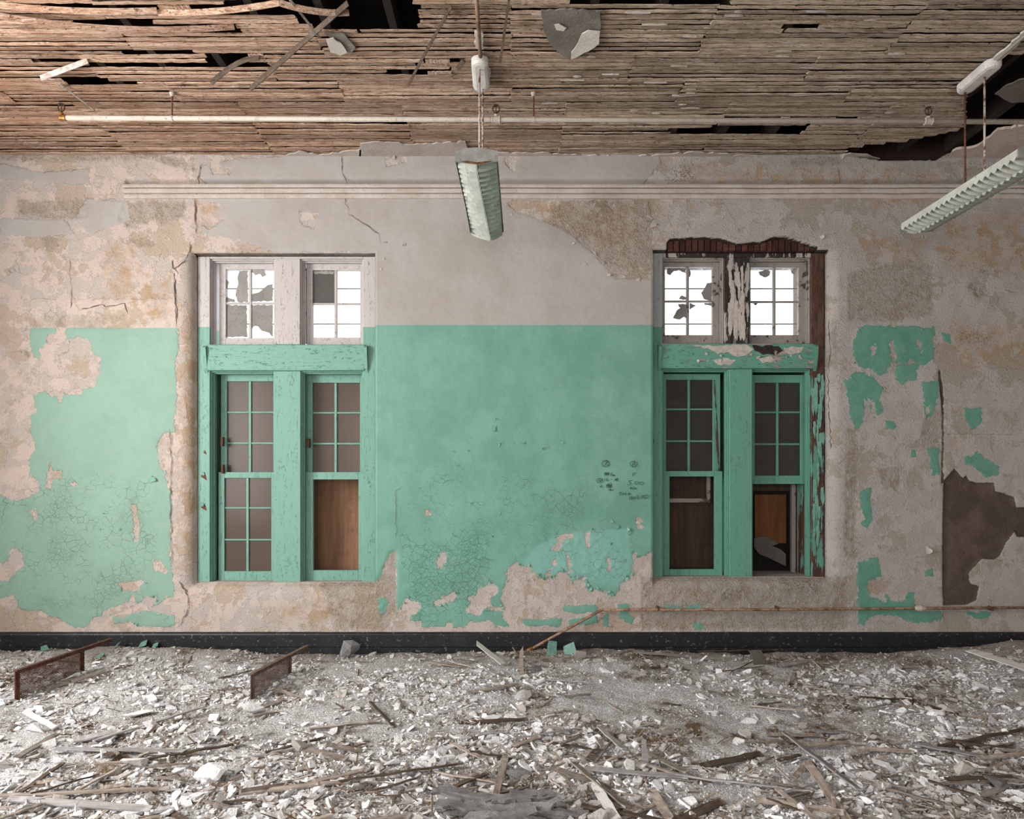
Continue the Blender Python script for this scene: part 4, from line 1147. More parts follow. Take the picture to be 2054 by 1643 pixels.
LM = [lath_mesh('lath', i, M['lath']) for i in range(8)]
PITCH = 0.0445
rows = []
y = -0.022; r_i = 0; off = 0.0; grp = 0
segs = []
while y > -2.32:
    if grp == 0:
        grp = random.randint(5, 9); off = random.choice([0.0, 0.406, 0.813])
    grp -= 1
    half = min(5.05, 0.76 * (D0 + y) + 0.25)
    xk = -6.1 + off
    while xk < half:
        a, b = max(xk, -half), min(xk + 1.216, half); xk += 1.219
        if b - a < 0.05:
            continue
        ns = max(2, int((b - a) / 0.02)); cur = None
        for k in range(ns + 1):
            x = a + (b - a) * k / ns
            hole = any(inside(h, x, y) for h in HW)
            if not hole and cur is None:
                cur = x
            if (hole or k == ns) and cur is not None:
                if x - cur > 0.09:
                    segs.append((cur, x, y))
                cur = None
    y -= PITCH * random.uniform(0.97, 1.03)
# the 300 largest in the picture are single laths, the rest one part
segs.sort(key=lambda s: -(s[1] - s[0]) / (D0 + s[2]) ** 1.5)
print('lath segments', len(segs))
rest_v, rest_f = [], []
for i, (a, b, y) in enumerate(segs):
    dz = random.uniform(-0.004, 0.003) + 0.012 * float(fbm(np.array((a + b) * 0.5), np.array(y * 2.0), 2))
    ry = random.uniform(-0.006, 0.006); rx = random.uniform(-0.16, 0.16); rz = random.uniform(-0.006, 0.006)
    me = random.choice(LM)
    if i < 300:
        o = link('lath', me, ceil, ((a + b) / 2, y + 1.2, dz))
        o.scale = (b - a, random.choice([0.62, 0.72, 0.8, 0.84, 0.88, 0.92]), 1)
        o.rotation_euler = (rx, ry, rz)
    else:
        mtx = Matrix.Translation(((a + b) / 2, y + 1.2, dz)) @ Matrix.Rotation(rx, 4, 'X') @ Matrix.Diagonal((b - a, 0.93, 1, 1))
        n = len(rest_v); rest_v += [tuple(mtx @ v.co) for v in me.vertices]
        rest_f += [tuple(k + n for k in p.vertices) for p in me.polygons]
y = -2.36
while y > -3.0:
    me = random.choice(LM); x = -4.4 + random.random()
    while x < 4.2:
        mtx = Matrix.Translation((x + 0.6, y + 1.2, 0)) @ Matrix.Diagonal((1.21, 0.95, 1, 1))
        n = len(rest_v); rest_v += [tuple(mtx @ v.co) for v in me.vertices]; rest_f += [tuple(k + n for k in p.vertices) for p in me.polygons]
        x += 1.219
    y -= PITCH
me = bpy.data.meshes.new('lath_remainder'); me.from_pydata(rest_v, [], rest_f); me.materials.append(M['lath'])
link('lath_remainder', me, ceil, kind='stuff')
# joists and deck above
jm = bpy.data.meshes.new('joist')
b = MB().box(-0.024, 0.024, -3.1, 0.35, 0.012, 0.24)
jm.from_pydata(b.v, [], b.f); jm.materials.append(M['joist'])
for k in range(-12, 13):
    o = link('joist', jm, ceil, (k * 0.4064 + 0.08, 1.2 - 0.35, 0.0)); o.rotation_euler = (0, random.uniform(-0.03, 0.03), 0)
MB().box(-5.3, 5.3, -3.1, 0.4, ZC + 0.25, ZC + 0.29).build('deck', M['deck'], ceil)
MB().box(-5.3, 5.3, RY - 0.2, -3.0, ZC, ZC + 0.29).build('plaster_field', M['shell'], ceil)
# plaster keys and scraps still hanging on the laths
for _ in range(34):
    px, py = random.uniform(1080, 1800), random.uniform(20, 245)
    x, y = CP(px, py)
    p = jag([(-0.06, -0.001), (0.03, -0.004), (0.08, 0.0), (0.02, 0.004), (-0.03, 0.003)], 0.003, 0.025)
    s = random.uniform(0.3, 1.2)
    MB().prism(p, lambda a, b: (x + a * s, y + b, ZC - 0.010), lambda a, b: (x + a * s, y + b, ZC + 0.004)).build('plaster_key', M['trim'], ceil)


def ceil_patch(poly, mat, name='plaster_patch', th=0.009, z=ZC - 0.006, droop=0.0, amp=2.0, step=9, **props):
    pts = [CP(a, b) for a, b in jag(poly, amp, step)]
    ys = [p[1] for p in pts]; y0 = max(ys); rng = max(ys) - min(ys) + 1e-6
    return MB().prism(pts, lambda a, b: (a, b, z - droop * (y0 - b) / rng), lambda a, b: (a, b, z - th - droop * (y0 - b) / rng)).build(name, mat, ceil, **props)


ceil_patch([(1085, 17), (1140, 15), (1205, 18), (1204, 60), (1200, 85), (1160, 108), (1140, 113), (1120, 100), (1100, 80), (1090, 55)], M['patch_grey'], label='grey plaster patch clinging to laths')
ceil_patch([(1112, 42), (1122, 40), (1136, 48), (1130, 55), (1116, 52)], M['patch_white'], z=ZC - 0.021, th=0.004, amp=1)
ceil_patch([(1168, 60), (1180, 53), (1203, 55), (1202, 80), (1180, 95), (1145, 112), (1146, 98), (1158, 80)], M['patch_white'], z=ZC - 0.021, th=0.005, amp=1.2)
ceil_patch([(650, 62), (690, 64), (712, 90), (704, 104), (690, 92), (668, 74)], M['patch_grey'])
ceil_patch([(654, 72), (668, 68), (684, 78), (696, 98), (682, 104), (662, 96)], M['patch_white'], z=ZC - 0.021, th=0.006)
ceil_patch([(1996, 180), (2020, 158), (2080, 128), (2080, 200), (2030, 202)], M['patch_grey'], droop=0.05)
ceil_patch([(1910, 296), (1960, 285), (2000, 250), (2080, 235), (2080, 330), (1900, 330)], M['patch_pink'], th=0.02, droop=0.02)
# plaster left standing along the wall head
ceil_patch([(722, 286), (760, 281), (830, 287), (934, 281), (938, 303), (936, 319), (722, 319)], M['trim'], th=0.010)
ceil_patch([(404, 318), (500, 310), (545, 316), (600, 300), (640, 308), (725, 296), (725, 319), (404, 322)], M['trim'], th=0.010)
ceil_patch([(935, 302), (1100, 304), (1250, 312), (1340, 306), (1400, 302), (1480, 308), (1580, 315), (1580, 320), (935, 320)], M['trim'], th=0.010)
ceil_patch([(0, 312), (100, 314), (240, 318), (300, 316), (380, 320), (0, 321)], M['patch_grey'], th=0.010)
ceil_patch([(1680, 312), (1705, 304), (1740, 306), (1765, 316), (1760, 320), (1680, 320)], M['trim'], th=0.010)

# loose strips hanging from the ceiling, each its own thing
def strip3(name, pts, w, th, mat, label, cat, group=None):
    m = MB(); P = [Vector(p) for p in pts]
    vs, fs = [], []
    for i, p in enumerate(P):
        t = (P[min(i + 1, len(P) - 1)] - P[max(i - 1, 0)]).normalized()
        a = t.cross(Vector((0, 1, 0.25))).normalized(); b = a.cross(t)
        for sx, sy in ((-1, -1), (1, -1), (1, 1), (-1, 1)):
            vs.append(p + a * sx * w / 2 + b * sy * th / 2)
    for i in range(len(P) - 1):
        for k in range(4):
            fs.append((i * 4 + k, i * 4 + (k + 1) % 4, i * 4 + 4 + (k + 1) % 4, i * 4 + 4 + k))
    n = (len(P) - 1) * 4
    fs += [(3, 2, 1, 0), (n, n + 1, n + 2, n + 3)]
    m.add(vs, fs)
    pr = dict(label=label, category=cat)
    if group:
        pr['group'] = group
    return m.build(name, mat, None, origin=tuple(P[0]), **pr)


def P3(px, py, d):
    return ((px - HX) * d / F, d - D0, CZ + (HY - py) * d / F)


def hang(px0, py0, px1, py1, dz, label, w=0.03, bow=0.0, mat='lath_dark'):
    """a strip fixed at a ceiling point and drooping by dz below the ceiling at its free end"""
    x0, y0 = CP(px0, py0); d0 = y0 + D0
    d1 = (ZC - dz - CZ) * F / (HY - py1)
    a, b = Vector((x0, y0, ZC - 0.012)), Vector(P3(px1, py1, d1))
    pts = []
    for k in range(9):
        t = k / 8
        p = a.lerp(b, t); p.z += bow * 4 * t * (1 - t); p.x += bow * 1.5 * t * (1 - t)
        pts.append(p)
    strip3('dangling_lath', pts, w, 0.007, M[mat], label, 'lath', 'laths dangling from the ceiling')


hang(698, 2, 502, 178, 0.16, 'long dark lath slanting down from the big hole above the green window', 0.03)
hang(906, 8, 818, 172, 0.20, 'thin dark lath dangling between the big hole and the white canopy', 0.016, 0.02)
hang(1021, -4, 1003, 126, 0.14, 'thin dark strip hanging just beside the white conduit canopy', 0.014)
hang(520, 113, 423, 167, 0.14, 'short curled lath drooping below the narrow black gaps', 0.03, 0.05)
hang(176, 118, 82, 157, 0.06, 'pale broken lath end hanging over the gaps in the ceiling corner', 0.034, 0.0, 'lathf')
hang(120, 165, 190, 222, 0.05, 'thin sliver hanging above the end of the sprinkler pipe', 0.012, 0.0, 'lathf')
hang(582, -4, 642, 76, 0.05, 'pale narrow lath crossing the edge of the big hole', 0.014, 0.0, 'lathf')
hang(930, 118, 918, 138, 0.04, 'short dark splinter sticking down left of the canopy', 0.03)
# laths sprung loose across the black gaps at the top edge
def sprung(px0, py0, px1, py1, label, sag=0.03):
    (x0, y0), (x1, y1) = CP(px0, py0), CP(px1, py1)
    pts = [(x0 + (x1 - x0) * t, y0 + (y1 - y0) * t, ZC - 0.01 - sag * 4 * t * (1 - t)) for t in [k / 8 for k in range(9)]]
    strip3('sprung_lath', pts, 0.034, 0.007, M['lath'], label, 'lath', 'laths sprung loose at the top edge')


sprung(-20, 5, 315, 18, 'pale lath sagging across the top corner beside the first black gap', 0.02)
sprung(318, 22, 560, 2, 'pale lath rising from the first gap to the picture top', 0.02)
sprung(-20, 25, 470, 50, 'loose lath bowed between two black gaps near the corner', 0.05)
sprung(560, 2, 700, 22, 'short sprung lath crossing the big hole at the top', 0.02)

# ------------------------------------------------------------------ sprinkler pipe
py_, pz_ = 5.02 - D0, 4.046
sp = empty('sprinkler_pipe', (X(120) * 0 + (122 - HX) * 5.02 / F, py_, pz_), label='white sprinkler pipe running across under the lath ceiling', category='pipe')
MB().tube([((128 - HX) * 5.02 / F, py_, pz_ + 0.012), (0, py_, pz_), (5.05, py_, pz_ - 0.022)], 0.0175, 14).build('pipe', M['pipe'], sp, smooth=True)


def zpipe(x):
    return pz_ + (0.012 * (-x / 3.2) if x < 0 else -0.022 * x / 5.05)


for px, big in ((123, 0), (995, 1), (1862, 1)):
    x = (px - HX) * 5.02 / F; z = zpipe(x)
    if big:
        MB().tube([(x - 0.03, py_, z), (x - 0.026, py_, z), (x - 0.02, py_, z), (x + 0.02, py_, z), (x + 0.026, py_, z), (x + 0.03, py_, z)], [0.019, 0.026, 0.023, 0.023, 0.026, 0.019], 14).tube([(x, py_, z), (x, py_, z + 0.035)], 0.014, 10).build('tee_fitting', M['pipe'], sp)
    else:
        MB().tube([(x - 0.005, py_, z), (x + 0.035, py_, z)], 0.022, 12).tube([(x, py_, z - 0.02), (x, py_, z + 0.035)], 0.017, 10).build('elbow_fitting', M['brass'], sp)
    h = MB()
    z1 = z + 0.035
    h.tube([(x, py_, z1), (x, py_, z1 + 0.015)], 0.009, 8)
    ring = [(x + 0.024 * math.sin(a), py_, z1 + 0.04 - 0.027 * math.cos(a)) for a in [k * 2 * math.pi / 14 for k in range(15)]]
    h.tube(ring, 0.0045, 6)
    h.tube([(x, py_, z1 + 0.012), (x, py_, z1 + 0.065)], 0.003, 6)
    h.tube([(x, py_, z1 + 0.062), (x, py_, z1 + 0.066)], 0.019, 12)
    h.build('sprinkler_head', M['iron'], sp)
for px in (345, 1070):
    x = (px - HX) * 5.02 / F; z = zpipe(x)
    hg = MB().tube([(x, py_, z + 0.01), (x + 0.003, py_, ZC + 0.01)], 0.006, 8).build('hanger_rod', M['rust_rod'], sp)
    MB().tube([(x - 0.008, py_, z), (x + 0.008, py_, z)], 0.021, 12).build('hanger_ring', M['pipe'], sp)
    MB().tube([(x, py_, ZC - 0.03), (x, py_, ZC - 0.005)], [0.012, 0.02], 8).build('hanger_cup', M['pipe'], sp)

# ------------------------------------------------------------------ lamps
def canopy_mesh(cx, cy0, cy1, z, r, h):
    """oblong rounded ceiling canopy"""
    out = []
    for ring, (k, dz) in enumerate(((1.0, 0), (1.0, -h * 0.6), (0.86, -h * 0.88), (0.55, -h))):
        pts = []
        for i in range(24):
            a = 2 * math.pi * i / 24
            yc = cy1 - r if math.sin(a) >= 0 else cy0 + r
            pts.append((cx + r * k * math.cos(a), yc + r * k * math.sin(a), z + dz))
        out.append(pts)
    vs = [p for ringp in out for p in ringp]; fs = []
    for i in range(3):
        for k in range(24):
            fs.append((i * 24 + k, i * 24 + (k + 1) % 24, (i + 1) * 24 + (k + 1) % 24, (i + 1) * 24 + k))
    fs += [tuple(range(24)), tuple(reversed(range(72, 96)))]
    return MB().add(vs, fs)


def lamp(cx, d0, d1, zt, label, rods, rodmats, bent, teeth, cyr, dx=0.0):
    """louvred fluorescent fixture running away from the camera, y = d - D0"""
    y0, y1 = d0 - D0, d1 - D0
    W2, H = 0.128, 0.10
    t = empty('fluorescent_fixture', (cx, (y0 + y1) / 2, zt), label=label, category='light fixture', group='louvred ceiling lights')

    def sx(y):
        return cx + dx * (y - y0) / (y1 - y0)
    for i, (rd, m) in enumerate(zip(rods, rodmats)):
        x = sx(rd - D0) + (0.004 if i else -0.004)
        MB().tube([(x, rd - D0, zt - 0.01), (x, rd - D0, ZC - 0.05)], 0.0068, 10).build('rod', M[m], t, smooth=True)
    canopy_mesh(sx(cyr[0]), cyr[0], cyr[1], ZC - 0.012, 0.058, 0.055).build('canopy', M['canopy'], t, smooth=False)
    # top tray
    def tray(y, k):
        x = sx(y)
        return [(x - W2, y, zt - 0.035), (x - W2, y, zt - 0.02), (x - 0.055, y, zt), (x + 0.055, y, zt), (x + W2, y, zt - 0.02), (x + W2, y, zt - 0.035), (x + 0.05, y, zt - 0.014), (x - 0.05, y, zt - 0.014)]
    a, b = tray(y0, 0), tray(y1, 1)
    MB().add(a + b, [tuple(range(8)), tuple(reversed(range(8, 16)))] + [(i, i + 8, (i + 1) % 8 + 8, (i + 1) % 8) for i in range(8)]).build('housing', M['enamel'], t)
    # end caps
    for ye, th in ((y0, -0.012), (y1, 0.012)):
        x = sx(ye)
        pr = [(-W2 - 0.004, zt - 0.078), (-W2 - 0.002, zt - 0.018), (-0.06, zt + 0.004), (0.03, zt + 0.006), (0.06, zt - 0.002), (W2 + 0.002, zt - 0.014), (W2 + 0.004, zt - 0.078), (0.012, zt - 0.094)]
        e = MB().prism(pr, lambda a, b: (x + a, ye, b), lambda a, b: (x + a, ye + th, b)).build('end_cap', M['endcap'], t)
        if th < 0:
            MB().prism([(-0.10, zt - 0.079), (-0.05, zt - 0.076), (0.0, zt - 0.084), (0.06, zt - 0.078), (0.10, zt - 0.078), (0.06, zt - 0.087), (0.01, zt - 0.096), (-0.05, zt - 0.089)], lambda a, b: (x + a, ye + th - 0.002, b), lambda a, b: (x + a, ye + th, b)).build('rust_seam', M['rust_line'], e)
    # side rails with a toothed edge
    n = 22 if teeth else 16
    for s in (-1, 1):
        m = MB()
        vs, fs = [], []
        K = n * 2
        for k in range(K + 1):
            yk = y0 + (y1 - y0) * k / K; x = sx(yk)
            drop = bent * max(0.0, k / K - 0.55) ** 2 * 0.2
            low = zt - 0.062 - (0.022 if k % 2 else 0.0) * (1 if teeth else 0.15) - drop
            vs += [(x + s * W2, yk, zt - 0.022), (x + s * (W2 + 0.003), yk, low)]
        for k in range(K):
            fs.append((2 * k, 2 * k + 1, 2 * k + 3, 2 * k + 2))
        m.add(vs, fs).build('side_rail', M['enamel'], t)
    # centre spine
    vs, fs = [], []
    K = n * 2
    for k in range(K + 1):
        yk = y0 + (y1 - y0) * k / K; x = sx(yk) + bent * 0.03 * (k / K) ** 2
        drop = bent * max(0.0, k / K - 0.45) ** 2 * 0.16
        low = zt - 0.088 - (0.016 if k % 2 else 0.0) - drop
        for s in (-1, 1):
            vs += [(x + s * 0.004, yk, zt - 0.03 - drop), (x + s * 0.002, yk, low)]
    for k in range(K):
        a = 4 * k
        fs += [(a, a + 1, a + 5, a + 4), (a + 2, a + 6, a + 7, a + 3), (a + 1, a + 3, a + 7, a + 5)]
    MB().add(vs, fs).build('spine', M['enamel'], t)
    # louvre blades, overlapping like shingles on each side of the spine
    nb = n if teeth else 17
    for k in range(nb):
        f = (k + 0.5) / nb
        ya = y0 + (y1 - y0) * (k + 0.15) / nb
        ln = (y1 - y0) / nb * (0.95 if teeth else 1.28)
        drop = bent * max(0.0, f - 0.45) ** 2 * 0.16
        skew = bent * 0.03 * f * f
        for s in (-1, 1):
            vs, fs = [], []
            for i in range(6):
                u = i / 5
                x = sx(ya) + skew * (1 - u) + s * (0.006 + u * (W2 - 0.012))
                zl = zt - 0.096 + 0.030 * u - drop * (1 - 0.4 * u) - (0.010 if teeth else 0.006) * math.sin(u * math.pi)
                up = 0.040 if teeth else 0.030
                sk = random.uniform(-0.012, 0.012) * bent * u
                vs += [(x, ya + sk, zl + up), (x, ya + ln + sk, zl), (x, ya + sk + 0.002, zl + up + 0.002), (x, ya + ln + sk + 0.002, zl + 0.002)]
            for i in range(5):
                a = 4 * i
                fs += [(a, a + 4, a + 5, a + 1), (a + 2, a + 3, a + 7, a + 6), (a, a + 2, a + 6, a + 4), (a + 1, a + 5, a + 7, a + 3)]
            MB().add(vs, fs).build('louvre_blade', M['enamel' if s < 0 else 'enamel_g'], t)  # right-hand blades take the darker copy, their shade painted in
    return t


lamp(-0.217, 4.27, 5.50, 3.483, 'bent louvred light hanging in the middle over the green wall', [4.62, 4.86], ['rod', 'rod'], 1.0, False, (4.55 - D0, 4.92 - D0), 0.02)
lamp(3.185, 4.22, 5.48, 3.483, 'toothed louvred light hanging below the collapsed ceiling corner', [4.90, 4.71], ['rust_rod', 'rod'], 0.0, True, (4.58 - D0, 4.95 - D0))


def conduit(name, pts, r, mat, label, flake):
    t = empty(name, pts[0], label=label, category='conduit')
    MB().tube(pts, r, 10).build('tube', mat, t, smooth=True)
    for (x, y, z, s) in flake:
        p = jag([(-0.03, -0.10), (0.03, -0.09), (0.026, 0.10), (-0.032, 0.08)], 0.008, 0.03)
        MB().prism(p, lambda a, b: (x + a * s, y + b * s, z), lambda a, b: (x + a * s, y + b * s, z + 0.012)).build('plaster_crust', M['patch_white'], t)
    return t


conduit('ceiling_conduit', [(-0.200, -2.9, ZC - 0.022), (-0.203, -2.0, ZC - 0.024), (-0.206, -1.42, ZC - 0.024)], 0.0125, M['rust_pipe'], 'rusty conduit on the ceiling leading to the middle canopy', [(-0.206, -1.62, ZC - 0.03, 0.9), (-0.16, -1.25, ZC - 0.02, 0.5)])
conduit('ceiling_conduit', [(3.17, -2.6, ZC - 0.022), (3.18, -1.9, ZC - 0.022), (3.185, -1.40, ZC - 0.024)], 0.0125, M['pipe'], 'plaster-crusted conduit at the edge of the collapsed corner', [(3.18, -1.50, ZC - 0.03, 0.9), (3.18, -1.68, ZC - 0.028, 1.0), (3.17, -1.86, ZC - 0.03, 1.0), (3.17, -2.05, ZC - 0.03, 1.0)])

# ------------------------------------------------------------------ thin pipe along the wall foot
wp = empty('thin_pipe', (0.757, -0.055, 0.338), label='thin pipe along the wall foot with a broken end on the rubble', category='pipe')
MB().tube([(0.757, -0.05, 0.338), (2.2, -0.05, 0.340), (3.5, -0.05, 0.352), (5.05, -0.05, 0.362)], 0.011, 10).build('tube', M['rust_pipe'], wp, smooth=True)
MB().tube([(0.775, -0.05, 0.338), (0.74, -0.055, 0.326), (0.45, -0.075, 0.17), (0.16, -0.09, 0.012)], 0.0115, 10).build('fallen_end', M['rust_pipe'], wp, smooth=True)
MB().tube([(0.175, -0.088, 0.020), (0.125, -0.094, -0.006)], 0.019, 10).build('end_fitting', M['brass'], wp, smooth=True)
xk = X(1846, -0.05)
MB().tube([(xk - 0.05, -0.05, 0.352), (xk - 0.03, -0.05, 0.352), (xk, -0.05, 0.352), (xk + 0.03, -0.05, 0.352), (xk + 0.05, -0.05, 0.352)], [0.012, 0.024, 0.03, 0.024, 0.012], 10).build('coupling', M['pipe'], wp)
for px in (1320, 1560, 1990):
    x = X(px, -0.05)
    MB().box(x - 0.006, x + 0.006, -0.064, 0.02, 0.330, 0.364).build('pipe_strap', M['rust'], wp)

# ------------------------------------------------------------------ rubble
def Hgt(x, y):
    x = np.asarray(x, float); y = np.asarray(y, float)
    h = 0.075 * fbm(x * 0.9 + 3, y * 0.9, 3) + 0.055 * fbm(x * 3.1, y * 3.1 + 9, 3) + 0.022 * fbm(x * 11, y * 11, 3)
    h = h + 0.05 * np.exp(-((x + 2.75) ** 2 / 0.25 + (y + 0.25) ** 2 / 0.08))
    h = h + 0.04 * np.exp(-((x + 3.5) ** 2 / 0.6 + (y + 0.2) ** 2 / 0.1))
    h = h + 0.13 * np.clip((x - 3.2) / 1.4, 0, 1) ** 1.5 * np.exp(-(y / 0.5) ** 2)
    h = h + 0.03 * np.exp(-((y + 0.9) / 0.5) ** 2) - 0.02 * np.exp(-(y / 0.15) ** 2)
    return h - 0.005


def hz(x, y):
    return float(Hgt(np.array(x), np.array(y)))


tx = np.linspace(-5.05, 5.05, 600); ty = np.linspace(-4.4, 0.01, 270)
gx, gy = np.meshgrid(tx, ty); fx, fy = gx.ravel(), gy.ravel()
hh = Hgt(fx, fy) + 0.010 * fbm(fx * 40, fy * 40, 2)
fi = np.arange(len(fx)).reshape(len(ty), len(tx))
q = np.stack([fi[:-1, :-1], fi[:-1, 1:], fi[1:, 1:], fi[1:, :-1]], -1).reshape(-1, 4)
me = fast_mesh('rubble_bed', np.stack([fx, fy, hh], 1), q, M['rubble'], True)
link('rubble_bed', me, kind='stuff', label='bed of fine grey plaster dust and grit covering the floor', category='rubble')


def chunk(seed, flat, n=12, name='plaster_chunk', mat='chip'):
    r = random.Random(seed); bm = bmesh.new()
    for _ in range(n):
        a = r.uniform(0, 2 * math.pi); z = r.uniform(-1, 1); rad = math.sqrt(max(0, 1 - z * z * 0.6)) * r.uniform(0.75, 1)
        bm.verts.new((rad * math.cos(a) * 0.5 * r.uniform(0.8, 1.2), rad * math.sin(a) * 0.5 * r.uniform(0.55, 0.9), z * 0.5 * flat))
    ret = bmesh.ops.convex_hull(bm, input=bm.verts)
    junk = [g for g in ret['geom_interior'] if isinstance(g, bmesh.types.BMVert)]
    if junk:
        bmesh.ops.delete(bm, geom=junk, context='VERTS')
    bmesh.ops.triangulate(bm, faces=bm.faces)
    me = bpy.data.meshes.new(name); bm.to_mesh(me); bm.free(); me.materials.append(M[mat])
    return me


def plate(seed, name='plaster_chunk', mat='chip', th=0.16):
    """flat broken piece with a ragged outline"""
    r = random.Random(seed); k = r.randint(5, 8); vs = []
    for s in (-1, 1):
        rr = random.Random(seed)
        rr.randint(5, 8)
        for i in range(k):
            a = 2 * math.pi * (i + rr.uniform(-0.3, 0.3)) / k; rad = rr.uniform(0.32, 0.55)
            vs.append((rad * math.cos(a) * (0.94 if s > 0 else 1), rad * math.sin(a) * 0.72, s * th / 2 + rr.uniform(-0.02, 0.02)))
    fs = [tuple(reversed(range(k))), tuple(range(k, 2 * k))] + [(i, (i + 1) % k, k + (i + 1) % k, k + i) for i in range(k)]
    me = bpy.data.meshes.new(name); me.from_pydata(vs, [], fs); me.materials.append(M[mat])
    return me


def tri_arrays(me):
    me.calc_loop_triangles()
    co = np.array([v.co for v in me.vertices]); f = np.array([t.vertices for t in me.loop_triangles])
    return co, f


def scatter_mesh(name, variants, xs, ys, sizes, sx, mat, tilt, lift, tone_lo=0.0, tone_hi=1.0):
    """many small pieces as one mesh: real geometry, one random turn each"""
    VS, FS, TN = [], [], []; n0 = 0
    vid = RNG.integers(0, len(variants), len(xs)); hz_ = Hgt(xs, ys)
    for k, (co, f) in enumerate(variants):
        m = np.where(vid == k)[0]
        if not len(m):
            continue
        N = len(m)
        a = RNG.uniform(0, 2 * np.pi, N); b = RNG.normal(0, tilt, N); c = RNG.normal(0, tilt, N)
        ca, sa, cb, sb, cc, sc_ = np.cos(a), np.sin(a), np.cos(b), np.sin(b), np.cos(c), np.sin(c)
        Rz = np.zeros((N, 3, 3)); Rz[:, 0, 0] = ca; Rz[:, 0, 1] = -sa; Rz[:, 1, 0] = sa; Rz[:, 1, 1] = ca; Rz[:, 2, 2] = 1
        Ry = np.zeros((N, 3, 3)); Ry[:, 0, 0] = cb; Ry[:, 0, 2] = sb; Ry[:, 2, 0] = -sb; Ry[:, 2, 2] = cb; Ry[:, 1, 1] = 1
        Rx = np.zeros((N, 3, 3)); Rx[:, 1, 1] = cc; Rx[:, 1, 2] = -sc_; Rx[:, 2, 1] = sc_; Rx[:, 2, 2] = cc; Rx[:, 0, 0] = 1
        R = Rz @ Ry @ Rx
        S = np.stack([sizes[m] * sx[m], sizes[m], sizes[m] if sx.max() < 3 else sizes[m]], 1)
        v = np.einsum('nij,nkj->nki', R, co[None] * S[:, None, :])
        v += np.stack([xs[m], ys[m], hz_[m] + sizes[m] * lift], 1)[:, None]
        VS.append(v.reshape(-1, 3)); FS.append((f[None] + (np.arange(N) * len(co))[:, None, None] + n0).reshape(-1, 3))
        TN.append(np.repeat(RNG.uniform(tone_lo, tone_hi, N), len(co))); n0 += N * len(co)
    me = fast_mesh(name, np.concatenate(VS), np.concatenate(FS), mat)
    at = me.attributes.new('tone', 'FLOAT', 'POINT'); at.data.foreach_set('value', np.concatenate(TN).astype(np.float32))
    return me


def floor_points(n, near=0.5, clump=0.0):
    """random floor spots inside the view, a little beyond its edges"""
    m = n if clump == 0 else n * 3
    y = -RNG.random(m) ** near * 3.25 - 0.05
    half = 0.76 * (D0 + y) + 0.2
    x = RNG.uniform(-1, 1, m) * np.minimum(half, 4.95)
    if clump > 0:
        dens = 0.5 + clump * 1.6 * fbm(x * 1.1 + 40, y * 1.6 + 7, 3) + clump * 1.2 * fbm(x * 5, y * 5 + 30, 2)
        dens -= clump * 0.45 * np.exp(-(((x - 0.9) / 1.3) ** 2 + ((y + 1.6) / 0.5) ** 2))      # fine white dust in the middle
        k = np.where(RNG.random(m) < dens)[0][:n]
        x, y = x[k], y[k]
    return x, y


CH = [chunk(i, 0.75, 11) for i in range(8)] + [chunk(20 + i, 0.4, 12) for i in range(6)]
PL = [plate(i) for i in range(8)]
for i, me in enumerate(CH + PL):                          # single things: a constant tone per mesh
    at = me.attributes.new('tone', 'FLOAT', 'POINT'); at.data.foreach_set('value', np.full(len(me.vertices), (i * 0.37) % 0.8, dtype=np.float32))
CHa = [tri_arrays(m) for m in CH]; PLa = [tri_arrays(m) for m in PL]
ux, uy = floor_points(46000, 0.75, 0.8)
sz = 0.005 + 0.024 * RNG.random(len(ux)) ** 3.0
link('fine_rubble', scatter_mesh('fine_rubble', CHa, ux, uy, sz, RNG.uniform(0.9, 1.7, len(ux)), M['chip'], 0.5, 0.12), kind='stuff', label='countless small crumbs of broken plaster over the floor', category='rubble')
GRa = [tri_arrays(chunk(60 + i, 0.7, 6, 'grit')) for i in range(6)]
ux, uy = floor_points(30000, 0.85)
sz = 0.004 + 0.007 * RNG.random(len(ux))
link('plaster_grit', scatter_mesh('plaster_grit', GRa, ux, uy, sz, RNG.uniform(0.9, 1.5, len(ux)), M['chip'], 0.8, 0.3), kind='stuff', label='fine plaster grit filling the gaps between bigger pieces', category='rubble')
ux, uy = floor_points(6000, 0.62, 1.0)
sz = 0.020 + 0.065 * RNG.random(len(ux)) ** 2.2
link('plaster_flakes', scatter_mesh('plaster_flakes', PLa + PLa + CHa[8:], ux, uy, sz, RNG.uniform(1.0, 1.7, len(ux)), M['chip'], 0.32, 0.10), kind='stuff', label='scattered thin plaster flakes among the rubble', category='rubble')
bx = [tri_arrays(lath_mesh('s', 70 + i, M['splinter'], 1.0, 0.35, 3, 0.2)) for i in range(4)]
ux, uy = floor_points(3600, 0.5, 0.8)
sz = RNG.uniform(0.003, 0.011, len(ux))
link('wood_splinters', scatter_mesh('wood_splinters', bx, ux, uy, sz, RNG.uniform(5, 16, len(ux)), M['splinter'], 0.25, 0.9), kind='stuff', label='short grey wood splinters strewn through the rubble', category='splinters')

